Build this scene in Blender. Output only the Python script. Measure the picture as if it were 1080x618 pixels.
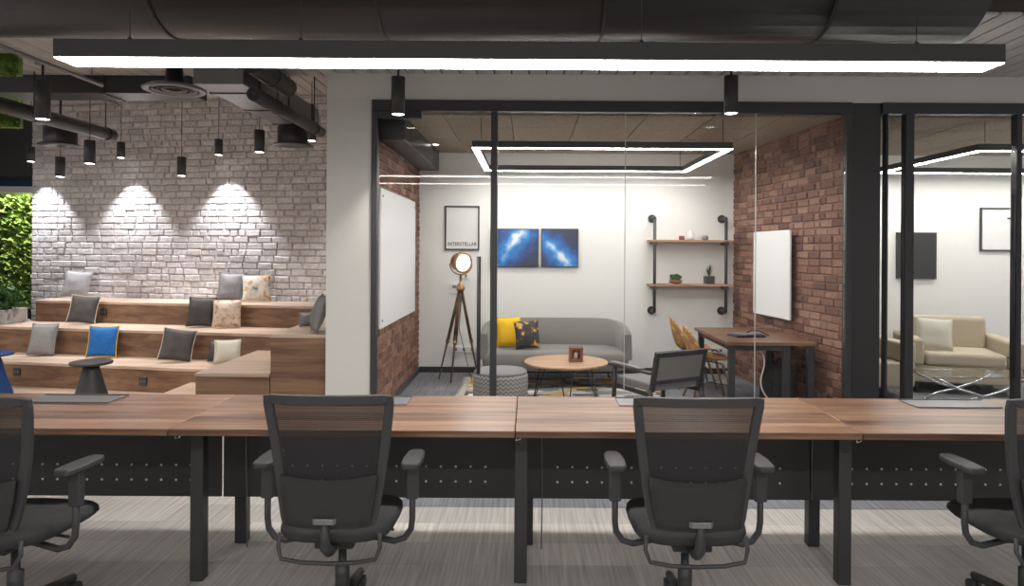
import bpy, math, random
from mathutils import Vector, Matrix, noise
random.seed(7)
PI = math.pi
scn = bpy.context.scene
for o in list(bpy.data.objects): bpy.data.objects.remove(o)
COL = scn.collection

# ------------------------------------------------------------------ camera
F, CX, CY, H = 720.0, 557.0, 264.0, 1.5
cam = bpy.data.cameras.new('camera'); camo = bpy.data.objects.new('camera', cam); COL.objects.link(camo)
cam.sensor_fit = 'HORIZONTAL'; cam.sensor_width = 36.0; cam.lens = F/1080*36
cam.shift_x = (540-CX)/1080; cam.shift_y = -(309-CY)/1080
cam.clip_start = 0.05; cam.clip_end = 60
camo.matrix_world = Matrix.Translation((0, 0, H)) @ Matrix.Rotation(PI/2, 4, 'X') @ Matrix.Rotation(0.006, 4, 'Z')
scn.camera = camo
def P(px, py, Y):
    py = py - 0.006*(px-CX)
    return Vector(((px-CX)/F*Y, Y, H-(py-CY)/F*Y))

# ------------------------------------------------------------------ world and exposure
w = bpy.data.worlds.new('world'); scn.world = w; w.use_nodes = True
w.node_tree.nodes['Background'].inputs[0].default_value = (1.0, 0.95, 0.92, 1)
w.node_tree.nodes['Background'].inputs[1].default_value = 0.38
vs = scn.view_settings
vs.view_transform = 'Standard'; vs.look = 'None'; vs.gamma = 1; vs.use_curve_mapping = False
vs.exposure = 0.40
LED = 30.0       # radiance of the linear lamps
LED_ROOM = 38.0
SPOT_W = 130.0    # pendants that wash the brick wall
SPOT_S = 60.0    # other small spots

# ------------------------------------------------------------------ materials
def newmat(name):
    m = bpy.data.materials.new(name); m.use_nodes = True
    return m, m.node_tree, m.node_tree.nodes['Principled BSDF']
def mat(name, col, rough=0.6, metal=0.0, bump=0.0, bscale=60, var=0.0, vscale=6, stretch=(1,1,1), sheen=0, coat=0):
    m, nt, b = newmat(name)
    b.inputs['Roughness'].default_value = rough; b.inputs['Metallic'].default_value = metal
    b.inputs['Base Color'].default_value = (*col, 1)
    if coat: b.inputs['Coat Weight'].default_value = coat
    if sheen: b.inputs['Sheen Weight'].default_value = sheen
    tc = nt.nodes.new('ShaderNodeTexCoord'); mp = nt.nodes.new('ShaderNodeMapping')
    mp.inputs['Scale'].default_value = stretch
    nt.links.new(tc.outputs['Object'], mp.inputs[0])
    if var:
        n = nt.nodes.new('ShaderNodeTexNoise'); n.inputs['Scale'].default_value = vscale; n.inputs['Detail'].default_value = 5
        nt.links.new(mp.outputs[0], n.inputs['Vector'])
        r = nt.nodes.new('ShaderNodeValToRGB')
        r.color_ramp.elements[0].position = 0.3; r.color_ramp.elements[1].position = 0.7
        r.color_ramp.elements[0].color = (*[c*(1-var) for c in col], 1)
        r.color_ramp.elements[1].color = (*[min(1, c*(1+var)) for c in col], 1)
        nt.links.new(n.outputs[0], r.inputs[0]); nt.links.new(r.outputs[0], b.inputs['Base Color'])
    if bump:
        n = nt.nodes.new('ShaderNodeTexNoise'); n.inputs['Scale'].default_value = bscale; n.inputs['Detail'].default_value = 4
        nt.links.new(mp.outputs[0], n.inputs['Vector'])
        bp = nt.nodes.new('ShaderNodeBump'); bp.inputs['Strength'].default_value = bump; bp.inputs['Distance'].default_value = 0.01
        nt.links.new(n.outputs[0], bp.inputs['Height']); nt.links.new(bp.outputs[0], b.inputs['Normal'])
    return m
def emit(name, col, s):
    m, nt, b = newmat(name)
    b.inputs['Base Color'].default_value = (*col, 1)
    b.inputs['Emission Color'].default_value = (*col, 1); b.inputs['Emission Strength'].default_value = s
    return m
def wood(name, c1, c2, rough=0.45, axis=0, scale=1.0, coat=0.0, boards=None):
    m, nt, b = newmat(name)
    b.inputs['Roughness'].default_value = rough; b.inputs['Coat Weight'].default_value = coat
    tc = nt.nodes.new('ShaderNodeTexCoord'); mp = nt.nodes.new('ShaderNodeMapping')
    s = [14*scale]*3; s[axis] = 0.7*scale; mp.inputs['Scale'].default_value = s
    nt.links.new(tc.outputs['Object'], mp.inputs[0])
    n = nt.nodes.new('ShaderNodeTexNoise'); n.inputs['Scale'].default_value = 1.0; n.inputs['Detail'].default_value = 7; n.inputs['Distortion'].default_value = 0.6
    nt.links.new(mp.outputs[0], n.inputs['Vector'])
    n2 = nt.nodes.new('ShaderNodeTexNoise'); n2.inputs['Scale'].default_value = 5.0; n2.inputs['Detail'].default_value = 4
    nt.links.new(mp.outputs[0], n2.inputs['Vector'])
    mx = nt.nodes.new('ShaderNodeMath'); mx.operation = 'MULTIPLY_ADD'; mx.inputs[1].default_value = 0.35
    nt.links.new(n2.outputs[0], mx.inputs[0]); nt.links.new(n.outputs[0], mx.inputs[2])
    r = nt.nodes.new('ShaderNodeValToRGB')
    r.color_ramp.elements[0].position = 0.5; r.color_ramp.elements[1].position = 0.86
    r.color_ramp.elements[0].color = (*c1, 1); r.color_ramp.elements[1].color = (*c2, 1)
    nt.links.new(mx.outputs[0], r.inputs[0]); nt.links.new(r.outputs[0], b.inputs['Base Color'])
    return m
def brickmat(name, c1, c2, c3, rough=0.85):
    m, nt, b = newmat(name); b.inputs['Roughness'].default_value = rough
    g = nt.nodes.new('ShaderNodeNewGeometry'); r = nt.nodes.new('ShaderNodeValToRGB')
    e = r.color_ramp.elements; e[0].color = (*c1, 1); e[1].color = (*c3, 1); x = e.new(0.5); x.color = (*c2, 1)
    nt.links.new(g.outputs['Random Per Island'], r.inputs[0])
    n = nt.nodes.new('ShaderNodeTexNoise'); n.inputs['Scale'].default_value = 28; n.inputs['Detail'].default_value = 5
    tc = nt.nodes.new('ShaderNodeTexCoord'); nt.links.new(tc.outputs['Object'], n.inputs['Vector'])
    mr = nt.nodes.new('ShaderNodeMapRange'); mr.inputs[1].default_value = 0.3; mr.inputs[2].default_value = 0.7; mr.inputs[3].default_value = 0.75; mr.inputs[4].default_value = 1.15
    nt.links.new(n.outputs[0], mr.inputs[0])
    mx = nt.nodes.new('ShaderNodeMix'); mx.data_type = 'RGBA'; mx.blend_type = 'MULTIPLY'; mx.inputs[0].default_value = 1
    nt.links.new(r.outputs[0], mx.inputs[6]); nt.links.new(mr.outputs[0], mx.inputs[7]); nt.links.new(mx.outputs[2], b.inputs['Base Color'])
    bp = nt.nodes.new('ShaderNodeBump'); bp.inputs['Strength'].default_value = 0.6; bp.inputs['Distance'].default_value = 0.012
    nt.links.new(n.outputs[0], bp.inputs['Height']); nt.links.new(bp.outputs[0], b.inputs['Normal'])
    return m
def glassmat(name, fac=0.07, tint=(1,1,1)):
    m = bpy.data.materials.new(name); m.use_nodes = True; nt = m.node_tree; nt.nodes.clear()
    out = nt.nodes.new('ShaderNodeOutputMaterial'); mx = nt.nodes.new('ShaderNodeMixShader')
    t = nt.nodes.new('ShaderNodeBsdfTransparent'); t.inputs[0].default_value = (*tint, 1)
    g = nt.nodes.new('ShaderNodeBsdfGlossy'); g.inputs['Roughness'].default_value = 0.01
    lw = nt.nodes.new('ShaderNodeLayerWeight'); lw.inputs[0].default_value = 0.15
    ad = nt.nodes.new('ShaderNodeMath'); ad.inputs[1].default_value = fac*0.4
    ml = nt.nodes.new('ShaderNodeMath'); ml.operation = 'MULTIPLY'; ml.inputs[1].default_value = 0.5
    nt.links.new(lw.outputs['Fresnel'], ml.inputs[0]); nt.links.new(ml.outputs[0], ad.inputs[0])
    nt.links.new(ad.outputs[0], mx.inputs[0]); nt.links.new(t.outputs[0], mx.inputs[1]); nt.links.new(g.outputs[0], mx.inputs[2])
    nt.links.new(mx.outputs[0], out.inputs[0]); return m
def meshfab(name, col, opac, sc=420):
    """woven see-through office mesh"""
    m = bpy.data.materials.new(name); m.use_nodes = True; nt = m.node_tree; nt.nodes.clear()
    out = nt.nodes.new('ShaderNodeOutputMaterial'); mx = nt.nodes.new('ShaderNodeMixShader')
    t = nt.nodes.new('ShaderNodeBsdfTransparent'); d = nt.nodes.new('ShaderNodeBsdfDiffuse'); d.inputs[0].default_value = (*col, 1)
    tc = nt.nodes.new('ShaderNodeTexCoord'); wv = nt.nodes.new('ShaderNodeTexWave'); wv.bands_direction = 'Z'; wv.inputs['Scale'].default_value = 40
    nt.links.new(tc.outputs['Object'], wv.inputs[0])
    mr = nt.nodes.new('ShaderNodeMapRange'); mr.inputs[3].default_value = opac-0.05; mr.inputs[4].default_value = opac+0.05
    nt.links.new(wv.outputs['Fac'], mr.inputs[0]); nt.links.new(mr.outputs[0], mx.inputs[0])
    nt.links.new(t.outputs[0], mx.inputs[1]); nt.links.new(d.outputs[0], mx.inputs[2]); nt.links.new(mx.outputs[0], out.inputs[0]); return m
def rampnoise(name, stops, scale=4, kind='noise', rough=0.8, stretch=(1,1,1), distort=0, coord='Object', const=False):
    m, nt, b = newmat(name); b.inputs['Roughness'].default_value = rough
    tc = nt.nodes.new('ShaderNodeTexCoord'); mp = nt.nodes.new('ShaderNodeMapping'); mp.inputs['Scale'].default_value = stretch
    nt.links.new(tc.outputs[coord], mp.inputs[0])
    if kind == 'noise':
        n = nt.nodes.new('ShaderNodeTexNoise'); n.inputs['Scale'].default_value = scale; n.inputs['Detail'].default_value = 6; n.inputs['Distortion'].default_value = distort
        src = n.outputs[0]
    else:
        n = nt.nodes.new('ShaderNodeTexVoronoi'); n.inputs['Scale'].default_value = scale; n.distance = 'CHEBYCHEV'
        sp = nt.nodes.new('ShaderNodeSeparateColor'); nt.links.new(n.outputs['Color'], sp.inputs[0]); src = sp.outputs[0]
    nt.links.new(mp.outputs[0], n.inputs['Vector'])
    r = nt.nodes.new('ShaderNodeValToRGB'); e = r.color_ramp.elements
    if const: r.color_ramp.interpolation = 'CONSTANT'
    e[0].position = stops[0][0]; e[0].color = (*stops[0][1], 1)
    e[1].position = stops[-1][0]; e[1].color = (*stops[-1][1], 1)
    for p, c in stops[1:-1]: x = e.new(p); x.color = (*c, 1)
    nt.links.new(src, r.inputs[0]); nt.links.new(r.outputs[0], b.inputs['Base Color']); return m

M = {}
M['plaster'] = mat('plaster', (0.66, 0.66, 0.63), 0.85, bump=0.05, bscale=90)
M['office_plaster'] = mat('office_plaster', (0.78, 0.79, 0.77), 0.8)
M['black'] = mat('black_metal', (0.042, 0.043, 0.046), 0.45)
M['duct'] = mat('duct_paint', (0.05, 0.05, 0.052), 0.38, metal=0.35, bump=0.06, bscale=8)
M['black_plastic'] = mat('black_plastic', (0.040, 0.041, 0.044), 0.5, bump=0.08, bscale=300)
M['chair_fabric'] = mat('chair_fabric', (0.036, 0.036, 0.038), 0.95, bump=0.3, bscale=500)
M['mesh'] = meshfab('chair_mesh', (0.042, 0.042, 0.044), 0.82)
M['chrome'] = mat('chrome', (0.6, 0.6, 0.62), 0.25, metal=1)
M['grey_metal'] = mat('grey_metal', (0.22, 0.22, 0.23), 0.4, metal=0.5)
M['deck'] = mat('deck_ceiling', (0.52, 0.50, 0.49), 0.42, metal=0.2, var=0.15, vscale=3, stretch=(6, 0.5, 1))
M['deck_gap'] = mat('deck_gap', (0.06, 0.055, 0.055), 0.9)
M['wool'] = mat('wood_wool_panel', (0.30, 0.245, 0.19), 0.95, bump=0.5, bscale=120, var=0.25, vscale=60)
M['white_brick'] = brickmat('white_brick', (0.50, 0.47, 0.475), (0.60, 0.575, 0.58), (0.68, 0.655, 0.66), 0.55)
M['white_mortar'] = mat('white_mortar', (0.56, 0.53, 0.53), 0.95, bump=0.4, bscale=80)
M['red_brick'] = brickmat('red_brick', (0.13, 0.062, 0.045), (0.22, 0.105, 0.070), (0.31, 0.18, 0.13))
M['red_mortar'] = mat('red_mortar', (0.26, 0.21, 0.18), 0.95, bump=0.4, bscale=80)
M['walnut'] = wood('walnut', (0.080, 0.038, 0.023), (0.32, 0.185, 0.115), 0.33, 0, 1.3, coat=0.0)
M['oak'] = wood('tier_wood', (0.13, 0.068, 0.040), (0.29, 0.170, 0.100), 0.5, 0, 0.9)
M['oak_lit_top'] = wood('lit_tread_wood', (0.42, 0.30, 0.225), (0.62, 0.48, 0.38), 0.42, 0, 0.9)  # same wood made paler, the light on the tops put into its colour
M['dark_wood'] = wood('dark_wood', (0.05, 0.025, 0.018), (0.16, 0.08, 0.05), 0.4, 2, 1.5)
M['table_wood'] = wood('pale_wood', (0.36, 0.22, 0.13), (0.58, 0.38, 0.24), 0.45, 0, 1.2)
M['shelf_wood'] = wood('shelf_wood', (0.30, 0.17, 0.10), (0.50, 0.31, 0.19), 0.5, 0, 2)
M['leg_wood'] = wood('leg_wood', (0.26, 0.15, 0.085), (0.42, 0.27, 0.17), 0.5, 2, 2)
M['lamp_body'] = mat('lamp_body', (0.05, 0.05, 0.05), 0.5)
M['led'] = emit('led_diffuser', (1.0, 0.95, 0.90), LED)
M['led_room'] = emit('led_office', (1.0, 0.965, 0.92), LED_ROOM)
M['lens'] = emit('lamp_lens', (1.0, 0.96, 0.9), 14)
M['glass'] = glassmat('clear_glass', 0.03)
M['glass_edge'] = mat('glass_edge', (0.45, 0.48, 0.48), 0.3)
M['white'] = mat('white_plastic', (0.75, 0.75, 0.74), 0.4)
M['board'] = mat('whiteboard', (0.82, 0.85, 0.86), 0.12)
M['concrete'] = mat('concrete', (0.36, 0.34, 0.32), 0.9, bump=0.3, bscale=40, var=0.12, vscale=8)
M['sofa'] = mat('sofa_fabric', (0.20, 0.195, 0.185), 0.95, bump=0.35, bscale=350, var=0.08, vscale=120, sheen=0.2)
M['grey_fabric'] = mat('grey_fabric', (0.24, 0.24, 0.245), 0.95, bump=0.3, bscale=250)
M['dark_fabric'] = mat('dark_fabric', (0.07, 0.065, 0.063), 0.75, bump=0.3, bscale=60, var=0.2, vscale=12)
M['light_fabric'] = mat('light_grey_fabric', (0.30, 0.30, 0.31), 0.9, bump=0.3, bscale=160, var=0.15, vscale=90)
M['silver_fabric'] = mat('silver_fabric', (0.20, 0.20, 0.21), 0.5, bump=0.3, bscale=40, var=0.15, vscale=10)
M['cream_fabric'] = mat('cream_fabric', (0.62, 0.60, 0.52), 0.9, bump=0.2, bscale=100)
M['piping'] = mat('pale_piping', (0.55, 0.48, 0.38), 0.8)
M['yellow'] = mat('yellow_fabric', (0.85, 0.52, 0.02), 0.8, bump=0.3, bscale=40)
M['blue'] = mat('blue_fabric', (0.01, 0.14, 0.45), 0.8, bump=0.3, bscale=120, var=0.2, vscale=60)
M['blue_paint'] = mat('blue_paint', (0.012, 0.06, 0.22), 0.45)
M['floral_light'] = rampnoise('floral_light', [(0.30, (0.10, 0.14, 0.35)), (0.40, (0.66, 0.63, 0.55)), (0.54, (0.70, 0.66, 0.58)), (0.60, (0.50, 0.26, 0.10)), (0.68, (0.75, 0.55, 0.10))], 9)
M['floral_beige'] = rampnoise('floral_beige', [(0.32, (0.42, 0.22, 0.12)), (0.46, (0.66, 0.54, 0.44)), (0.56, (0.70, 0.60, 0.52)), (0.66, (0.45, 0.26, 0.16))], 14)
M['floral_dark'] = rampnoise('floral_dark', [(0.36, (0.05, 0.045, 0.05)), (0.54, (0.06, 0.05, 0.05)), (0.60, (0.55, 0.32, 0.05)), (0.68, (0.65, 0.45, 0.30))], 12)
M['quilt'] = rampnoise('patchwork_shell', [(0.0, (0.42, 0.21, 0.09)), (0.34, (0.58, 0.40, 0.08)), (0.44, (0.36, 0.18, 0.09)), (0.75, (0.50, 0.28, 0.12)), (0.9, (0.60, 0.44, 0.08)), (1.0, (0.36, 0.24, 0.14))], 22, 'vor', 0.6, const=True)
M['rug'] = rampnoise('rug_patchwork', [(0.0, (0.10, 0.10, 0.10)), (0.22, (0.42, 0.41, 0.39)), (0.45, (0.62, 0.60, 0.56)), (0.62, (0.66, 0.40, 0.03)), (0.74, (0.22, 0.21, 0.20)), (1.0, (0.45, 0.24, 0.14))], 4.2, 'vor', 0.95, (1, 2.2, 1), const=True)
M['fringe'] = mat('fringe', (0.6, 0.57, 0.50), 0.95)
M['leaf'] = mat('leaf', (0.26, 0.38, 0.09), 0.5, var=0.5, vscale=9)
M['leaf_dark'] = mat('leaf_dark', (0.05, 0.13, 0.03), 0.55, var=0.4, vscale=9)
M['stem'] = mat('stem', (0.10, 0.08, 0.04), 0.8)
M['brass'] = mat('aged_brass', (0.42, 0.26, 0.12), 0.35, metal=0.9)
M['lamp_front'] = emit('spot_front', (1.0, 0.96, 0.9), 0.8)
M['terracotta'] = mat('terracotta', (0.22, 0.10, 0.06), 0.7)
M['text'] = mat('print_ink', (0.05, 0.05, 0.05), 0.8)
M['paper'] = mat('poster_paper', (0.72, 0.73, 0.72), 0.8)
M['beige'] = mat('beige_upholstery', (0.50, 0.44, 0.33), 0.9, bump=0.2, bscale=200)
M['quilt_grey'] = None

def carpet():
    m, nt, b = newmat('carpet'); b.inputs['Roughness'].default_value = 1.0
    N, L = nt.nodes, nt.links
    tc = N.new('ShaderNodeTexCoord'); sx = N.new('ShaderNodeSeparateXYZ'); L.new(tc.outputs['Object'], sx.inputs[0])
    mp = N.new('ShaderNodeMapping'); mp.inputs['Rotation'].default_value = (0, 0, 0.9); mp.inputs['Scale'].default_value = (70, 2.2, 1)
    L.new(tc.outputs['Object'], mp.inputs[0])
    n = N.new('ShaderNodeTexNoise'); n.inputs['Scale'].default_value = 1.0; n.inputs['Detail'].default_value = 5; L.new(mp.outputs[0], n.inputs[0])
    br = N.new('ShaderNodeTexBrick'); br.inputs['Scale'].default_value = 1.0; br.inputs['Brick Width'].default_value = 1.0; br.inputs['Row Height'].default_value = 0.25
    br.inputs['Mortar Size'].default_value = 0.0015; br.inputs['Color1'].default_value = (0.80, 0.80, 0.80, 1); br.inputs['Color2'].default_value = (1.1, 1.1, 1.1, 1); br.inputs['Mortar'].default_value = (0.7, 0.7, 0.7, 1)
    L.new(tc.outputs['Object'], br.inputs[0])
    r = N.new('ShaderNodeValToRGB'); r.color_ramp.elements[0].position = 0.3; r.color_ramp.elements[1].position = 0.72
    r.color_ramp.elements[0].color = (0.34, 0.325, 0.305, 1); r.color_ramp.elements[1].color = (0.52, 0.50, 0.475, 1); L.new(n.outputs[0], r.inputs[0])
    r2 = N.new('ShaderNodeValToRGB'); r2.color_ramp.elements[0].position = 0.3; r2.color_ramp.elements[1].position = 0.72
    r2.color_ramp.elements[0].color = (0.12, 0.125, 0.14, 1); r2.color_ramp.elements[1].color = (0.24, 0.25, 0.275, 1); L.new(n.outputs[0], r2.inputs[0])
    # slate-grey carpet beyond y = 3.95 on the right and inside the glass office
    g = N.new('ShaderNodeMath'); g.operation = 'GREATER_THAN'; g.inputs[1].default_value = 3.98; L.new(sx.outputs[1], g.inputs[0])
    g2 = N.new('ShaderNodeMath'); g2.operation = 'GREATER_THAN'; g2.inputs[1].default_value = -0.75; L.new(sx.outputs[0], g2.inputs[0])
    g3 = N.new('ShaderNodeMath'); g3.operation = 'GREATER_THAN'; g3.inputs[1].default_value = 5.9; L.new(sx.outputs[1], g3.inputs[0])
    a = N.new('ShaderNodeMath'); a.operation = 'MULTIPLY'; L.new(g.outputs[0], a.inputs[0]); L.new(g2.outputs[0], a.inputs[1])
    mxm = N.new('ShaderNodeMath'); mxm.operation = 'MAXIMUM'; L.new(a.outputs[0], mxm.inputs[0]); L.new(g3.outputs[0], mxm.inputs[1])
    mx = N.new('ShaderNodeMix'); mx.data_type = 'RGBA'; L.new(mxm.outputs[0], mx.inputs[0]); L.new(r.outputs[0], mx.inputs[6]); L.new(r2.outputs[0], mx.inputs[7])
    mu = N.new('ShaderNodeMix'); mu.data_type = 'RGBA'; mu.blend_type = 'MULTIPLY'; mu.inputs[0].default_value = 1; L.new(mx.outputs[2], mu.inputs[6]); L.new(br.outputs[0], mu.inputs[7])
    L.new(mu.outputs[2], b.inputs['Base Color'])
    bp = N.new('ShaderNodeBump'); bp.inputs['Strength'].default_value = 0.4; bp.inputs['Distance'].default_value = 0.01; L.new(n.outputs[0], bp.inputs['Height']); L.new(bp.outputs[0], b.inputs['Normal'])
    return m
M['carpet'] = carpet()
def nebula(name, ax, ay, ang, width, c_hi):
    """a printed space scene: one soft diagonal band of light in a blue field"""
    m, nt, b = newmat(name); b.inputs['Roughness'].default_value = 0.4
    N, L = nt.nodes, nt.links
    tc = N.new('ShaderNodeTexCoord'); mp = N.new('ShaderNodeMapping'); mp.inputs['Location'].default_value = (-ax, 0, -ay)
    mp.vector_type = 'POINT'; L.new(tc.outputs['Object'], mp.inputs[0])
    rt = N.new('ShaderNodeVectorRotate'); rt.rotation_type = 'Y_AXIS'; rt.inputs['Angle'].default_value = ang; L.new(mp.outputs[0], rt.inputs[0])
    n = N.new('ShaderNodeTexNoise'); n.inputs['Scale'].default_value = 9; n.inputs['Detail'].default_value = 7; L.new(tc.outputs['Object'], n.inputs[0])
    sx = N.new('ShaderNodeSeparateXYZ'); L.new(rt.outputs[0], sx.inputs[0])
    ab = N.new('ShaderNodeMath'); ab.operation = 'ABSOLUTE'; L.new(sx.outputs[0], ab.inputs[0])
    dv = N.new('ShaderNodeMath'); dv.operation = 'DIVIDE'; dv.inputs[1].default_value = width; L.new(ab.outputs[0], dv.inputs[0])
    sm = N.new('ShaderNodeMath'); sm.operation = 'MULTIPLY_ADD'; sm.inputs[1].default_value = 0.9; L.new(n.outputs[0], sm.inputs[0]); L.new(dv.outputs[0], sm.inputs[2])
    az = N.new('ShaderNodeMath'); az.operation = 'ABSOLUTE'; L.new(sx.outputs[2], az.inputs[0])
    s2 = N.new('ShaderNodeMath'); s2.operation = 'MULTIPLY_ADD'; s2.inputs[1].default_value = 0.8; L.new(az.outputs[0], s2.inputs[0]); L.new(sm.outputs[0], s2.inputs[2])
    q = N.new('ShaderNodeMapRange'); q.inputs[1].default_value = 0.42; q.inputs[2].default_value = 1.7; L.new(s2.outputs[0], q.inputs[0])
    r = N.new('ShaderNodeValToRGB'); e = r.color_ramp.elements
    e[0].position = 0.03; e[0].color = (*c_hi, 1); e[1].position = 1.0; e[1].color = (0.04, 0.05, 0.07, 1)
    for p, c in ((0.13, (0.25, 0.48, 0.75)), (0.26, (0.03, 0.22, 0.58)), (0.48, (0.03, 0.10, 0.32)), (0.72, (0.035, 0.05, 0.11))):
        x = e.new(p); x.color = (*c, 1)
    L.new(q.outputs[0], r.inputs[0]); L.new(r.outputs[0], b.inputs['Base Color']); return m

# ------------------------------------------------------------------ mesh helpers
class MB:
    def __init__(s): s.v = []; s.f = []; s.sm = []
    def add(s, vs, fs, smooth=False):
        o = len(s.v); s.v += [Vector(x) for x in vs]
        for f in fs: s.f.append([i+o for i in f]); s.sm.append(smooth)
        return s
    def box(s, a, b, R=None, T=None):
        x0, y0, z0 = a; x1, y1, z1 = b
        vs = [Vector(c) for c in ((x0,y0,z0),(x1,y0,z0),(x1,y1,z0),(x0,y1,z0),(x0,y0,z1),(x1,y0,z1),(x1,y1,z1),(x0,y1,z1))]
        if R is not None: vs = [R @ c for c in vs]
        if T is not None: vs = [c + Vector(T) for c in vs]
        return s.add(vs, [(3,2,1,0),(4,5,6,7),(0,1,5,4),(1,2,6,5),(2,3,7,6),(3,0,4,7)])
    def prism(s, poly, z0, z1):
        n = len(poly); a = sum(poly[i][0]*poly[(i+1)%n][1]-poly[(i+1)%n][0]*poly[i][1] for i in range(n))
        if a < 0: poly = poly[::-1]
        vs = [(x, y, z0) for x, y in poly] + [(x, y, z1) for x, y in poly]
        fs = [tuple(range(n-1, -1, -1)), tuple(range(n, 2*n))] + [(i, (i+1) % n, n+(i+1) % n, n+i) for i in range(n)]
        return s.add(vs, fs)
    def tube(s, pts, r, n=10, closed=False, caps=True):
        pts = [Vector(p) for p in pts]; m = len(pts)
        rs = r if isinstance(r, (list, tuple)) else [r]*m
        vs = []; up = None
        for i, p in enumerate(pts):
            if closed: t = (pts[(i+1) % m]-pts[i-1]).normalized()
            else: t = (pts[min(i+1, m-1)]-pts[max(i-1, 0)]).normalized()
            if up is None: up = Vector((0,0,1)) if abs(t.z) < 0.9 else Vector((0,1,0))
            x = t.cross(up).normalized(); y = x.cross(t).normalized(); up = y
            for k in range(n):
                a = 2*PI*k/n; vs.append(p + (x*math.cos(a)+y*math.sin(a))*rs[i])
        fs = []
        for i in range(m if closed else m-1):
            j = (i+1) % m
            for k in range(n): fs.append((i*n+k, i*n+(k+1) % n, j*n+(k+1) % n, j*n+k))
        s.add(vs, fs, True)
        if caps and not closed:
            o = len(s.v)-len(vs)
            s.f.append([o+k for k in range(n-1, -1, -1)]); s.sm.append(False)
            s.f.append([o+(m-1)*n+k for k in range(n)]); s.sm.append(False)
        return s
    def lathe(s, prof, c=(0,0,0), n=28, R=None, smooth=True, ring=False):
        c = Vector(c); vs = []
        for r, z in prof:
            for k in range(n):
                a = 2*PI*k/n; v = Vector((r*math.cos(a), r*math.sin(a), z))
                if R is not None: v = R @ v
                vs.append(v+c)
        m = len(prof); fs = [(i*n+k, i*n+(k+1) % n, (i+1)*n+(k+1) % n, (i+1)*n+k) for i in range(m-1) for k in range(n)]
        if ring: fs += [((m-1)*n+k, (m-1)*n+(k+1) % n, (k+1) % n, k) for k in range(n)]
        s.add(vs, fs, smooth); o = len(s.v)-len(vs)
        if ring: return s
        if prof[0][0] > 1e-4: s.f.append([o+k for k in range(n-1, -1, -1)]); s.sm.append(False)
        if prof[-1][0] > 1e-4: s.f.append([o+(m-1)*n+k for k in range(n)]); s.sm.append(False)
        return s
    def build(s, name, m, parent=None, bevel=0, seg=2, subsurf=0, loc=None):
        me = bpy.data.meshes.new(name); me.from_pydata([tuple(v) for v in s.v], [], s.f); me.update()
        for p, q in zip(me.polygons, s.sm): p.use_smooth = q
        me.materials.append(m)
        o = bpy.data.objects.new(name, me); COL.objects.link(o)
        if parent: o.parent = parent
        if loc is not None: o.location = loc
        if bevel:
            b = o.modifiers.new('bevel', 'BEVEL'); b.width = bevel; b.segments = seg; b.limit_method = 'ANGLE'; b.angle_limit = 0.6
        if subsurf:
            u = o.modifiers.new('sub', 'SUBSURF'); u.levels = subsurf; u.render_levels = subsurf
            for p in me.polygons: p.use_smooth = True
        return o
def tag(o, label=None, cat=None, group=None, kind=None):
    if label: o['label'] = label
    if cat: o['category'] = cat
    if group: o['group'] = group
    if kind: o['kind'] = kind
    return o
def thing(name, label, cat, loc=(0,0,0), rz=0, group=None):
    o = bpy.data.objects.new(name, None); COL.objects.link(o); o.location = loc; o.rotation_euler = (0, 0, rz)
    o.empty_display_size = 0.1
    return tag(o, label, cat, group)
def copy_tree(o, parent=None):
    c = o.copy(); COL.objects.link(c); c.parent = parent
    for ch in [x for x in COL.objects if x.parent == o]: copy_tree(ch, c)
    return c
def struct(o): o['kind'] = 'structure'; return o
def SE(name, label=None):
    o = bpy.data.objects.new(name, None); COL.objects.link(o); o['kind'] = 'structure'
    if label: o['label'] = label
    return o
def bricks(origin, u, nrm, length, height, bl, bh, gap, depth, jit=0.003, inset=0.006):
    """courses of separate chamfered bricks, as one wall surface"""
    mb = MB(); o = Vector(origin); u = Vector(u).normalized(); nrm = Vector(nrm).normalized(); z = Vector((0,0,1))
    rows = int(height/bh)+1
    for r in range(rows):
        z0 = r*bh; z1 = min(z0+bh-gap, height)
        if z1-z0 < 0.01: continue
        x = -(bl*0.5 if r % 2 else 0) - random.random()*bl*0.12
        while x < length:
            L = bl*(0.5 if random.random() < 0.22 else 1.0)*random.uniform(0.92, 1.06)
            a = max(0, x); b = min(length, x+L-gap); x += L
            if b-a < 0.02: continue
            d = depth+random.uniform(-jit, jit); q = []
            for (s, t) in ((a, z0), (b, z0), (b, z1), (a, z1)):
                s2 = s+random.uniform(-1, 1)*jit*0.7; t2 = t+random.uniform(-1, 1)*jit*0.7
                q.append((s2, t2))
            cs = (a+b)/2; ct = (z0+z1)/2
            base = [o+u*s+z*t for s, t in q]
            mid = [o+u*s+z*t+nrm*(d-inset) for s, t in q]
            top = [o+u*(s+(inset if s < cs else -inset))+z*(t+(inset if t < ct else -inset))+nrm*(d+random.uniform(-jit, jit)*0.4) for s, t in q]
            flip = u.cross(z).dot(nrm) < 0
            fs = [(0,1,5,4),(1,2,6,5),(2,3,7,6),(3,0,4,7),(4,5,9,8),(5,6,10,9),(6,7,11,10),(7,4,8,11),(8,9,10,11)]
            if flip: fs = [f[::-1] for f in fs]
            mb.add(base+mid+top, fs)
    return mb
def leaves(mb, pts, size, spread=1.0):
    for p, nrm in pts:
        s = size*random.uniform(0.6, 1.3); d = Vector((random.uniform(-1,1), random.uniform(-1,1), random.uniform(-0.6,1)))*spread+Vector(nrm)
        d.normalize(); sd = d.cross(Vector((random.random(), random.random(), random.random()))).normalized()*s*0.42
        q = sd.cross(d).normalized()*s*0.12; p = Vector(p)
        mb.add([p, p+d*s*0.5+sd+q, p+d*s, p+d*s*0.5-sd+q, p+d*s*0.5], [(0,1,4),(1,2,4),(2,3,4),(3,0,4)])

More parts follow.
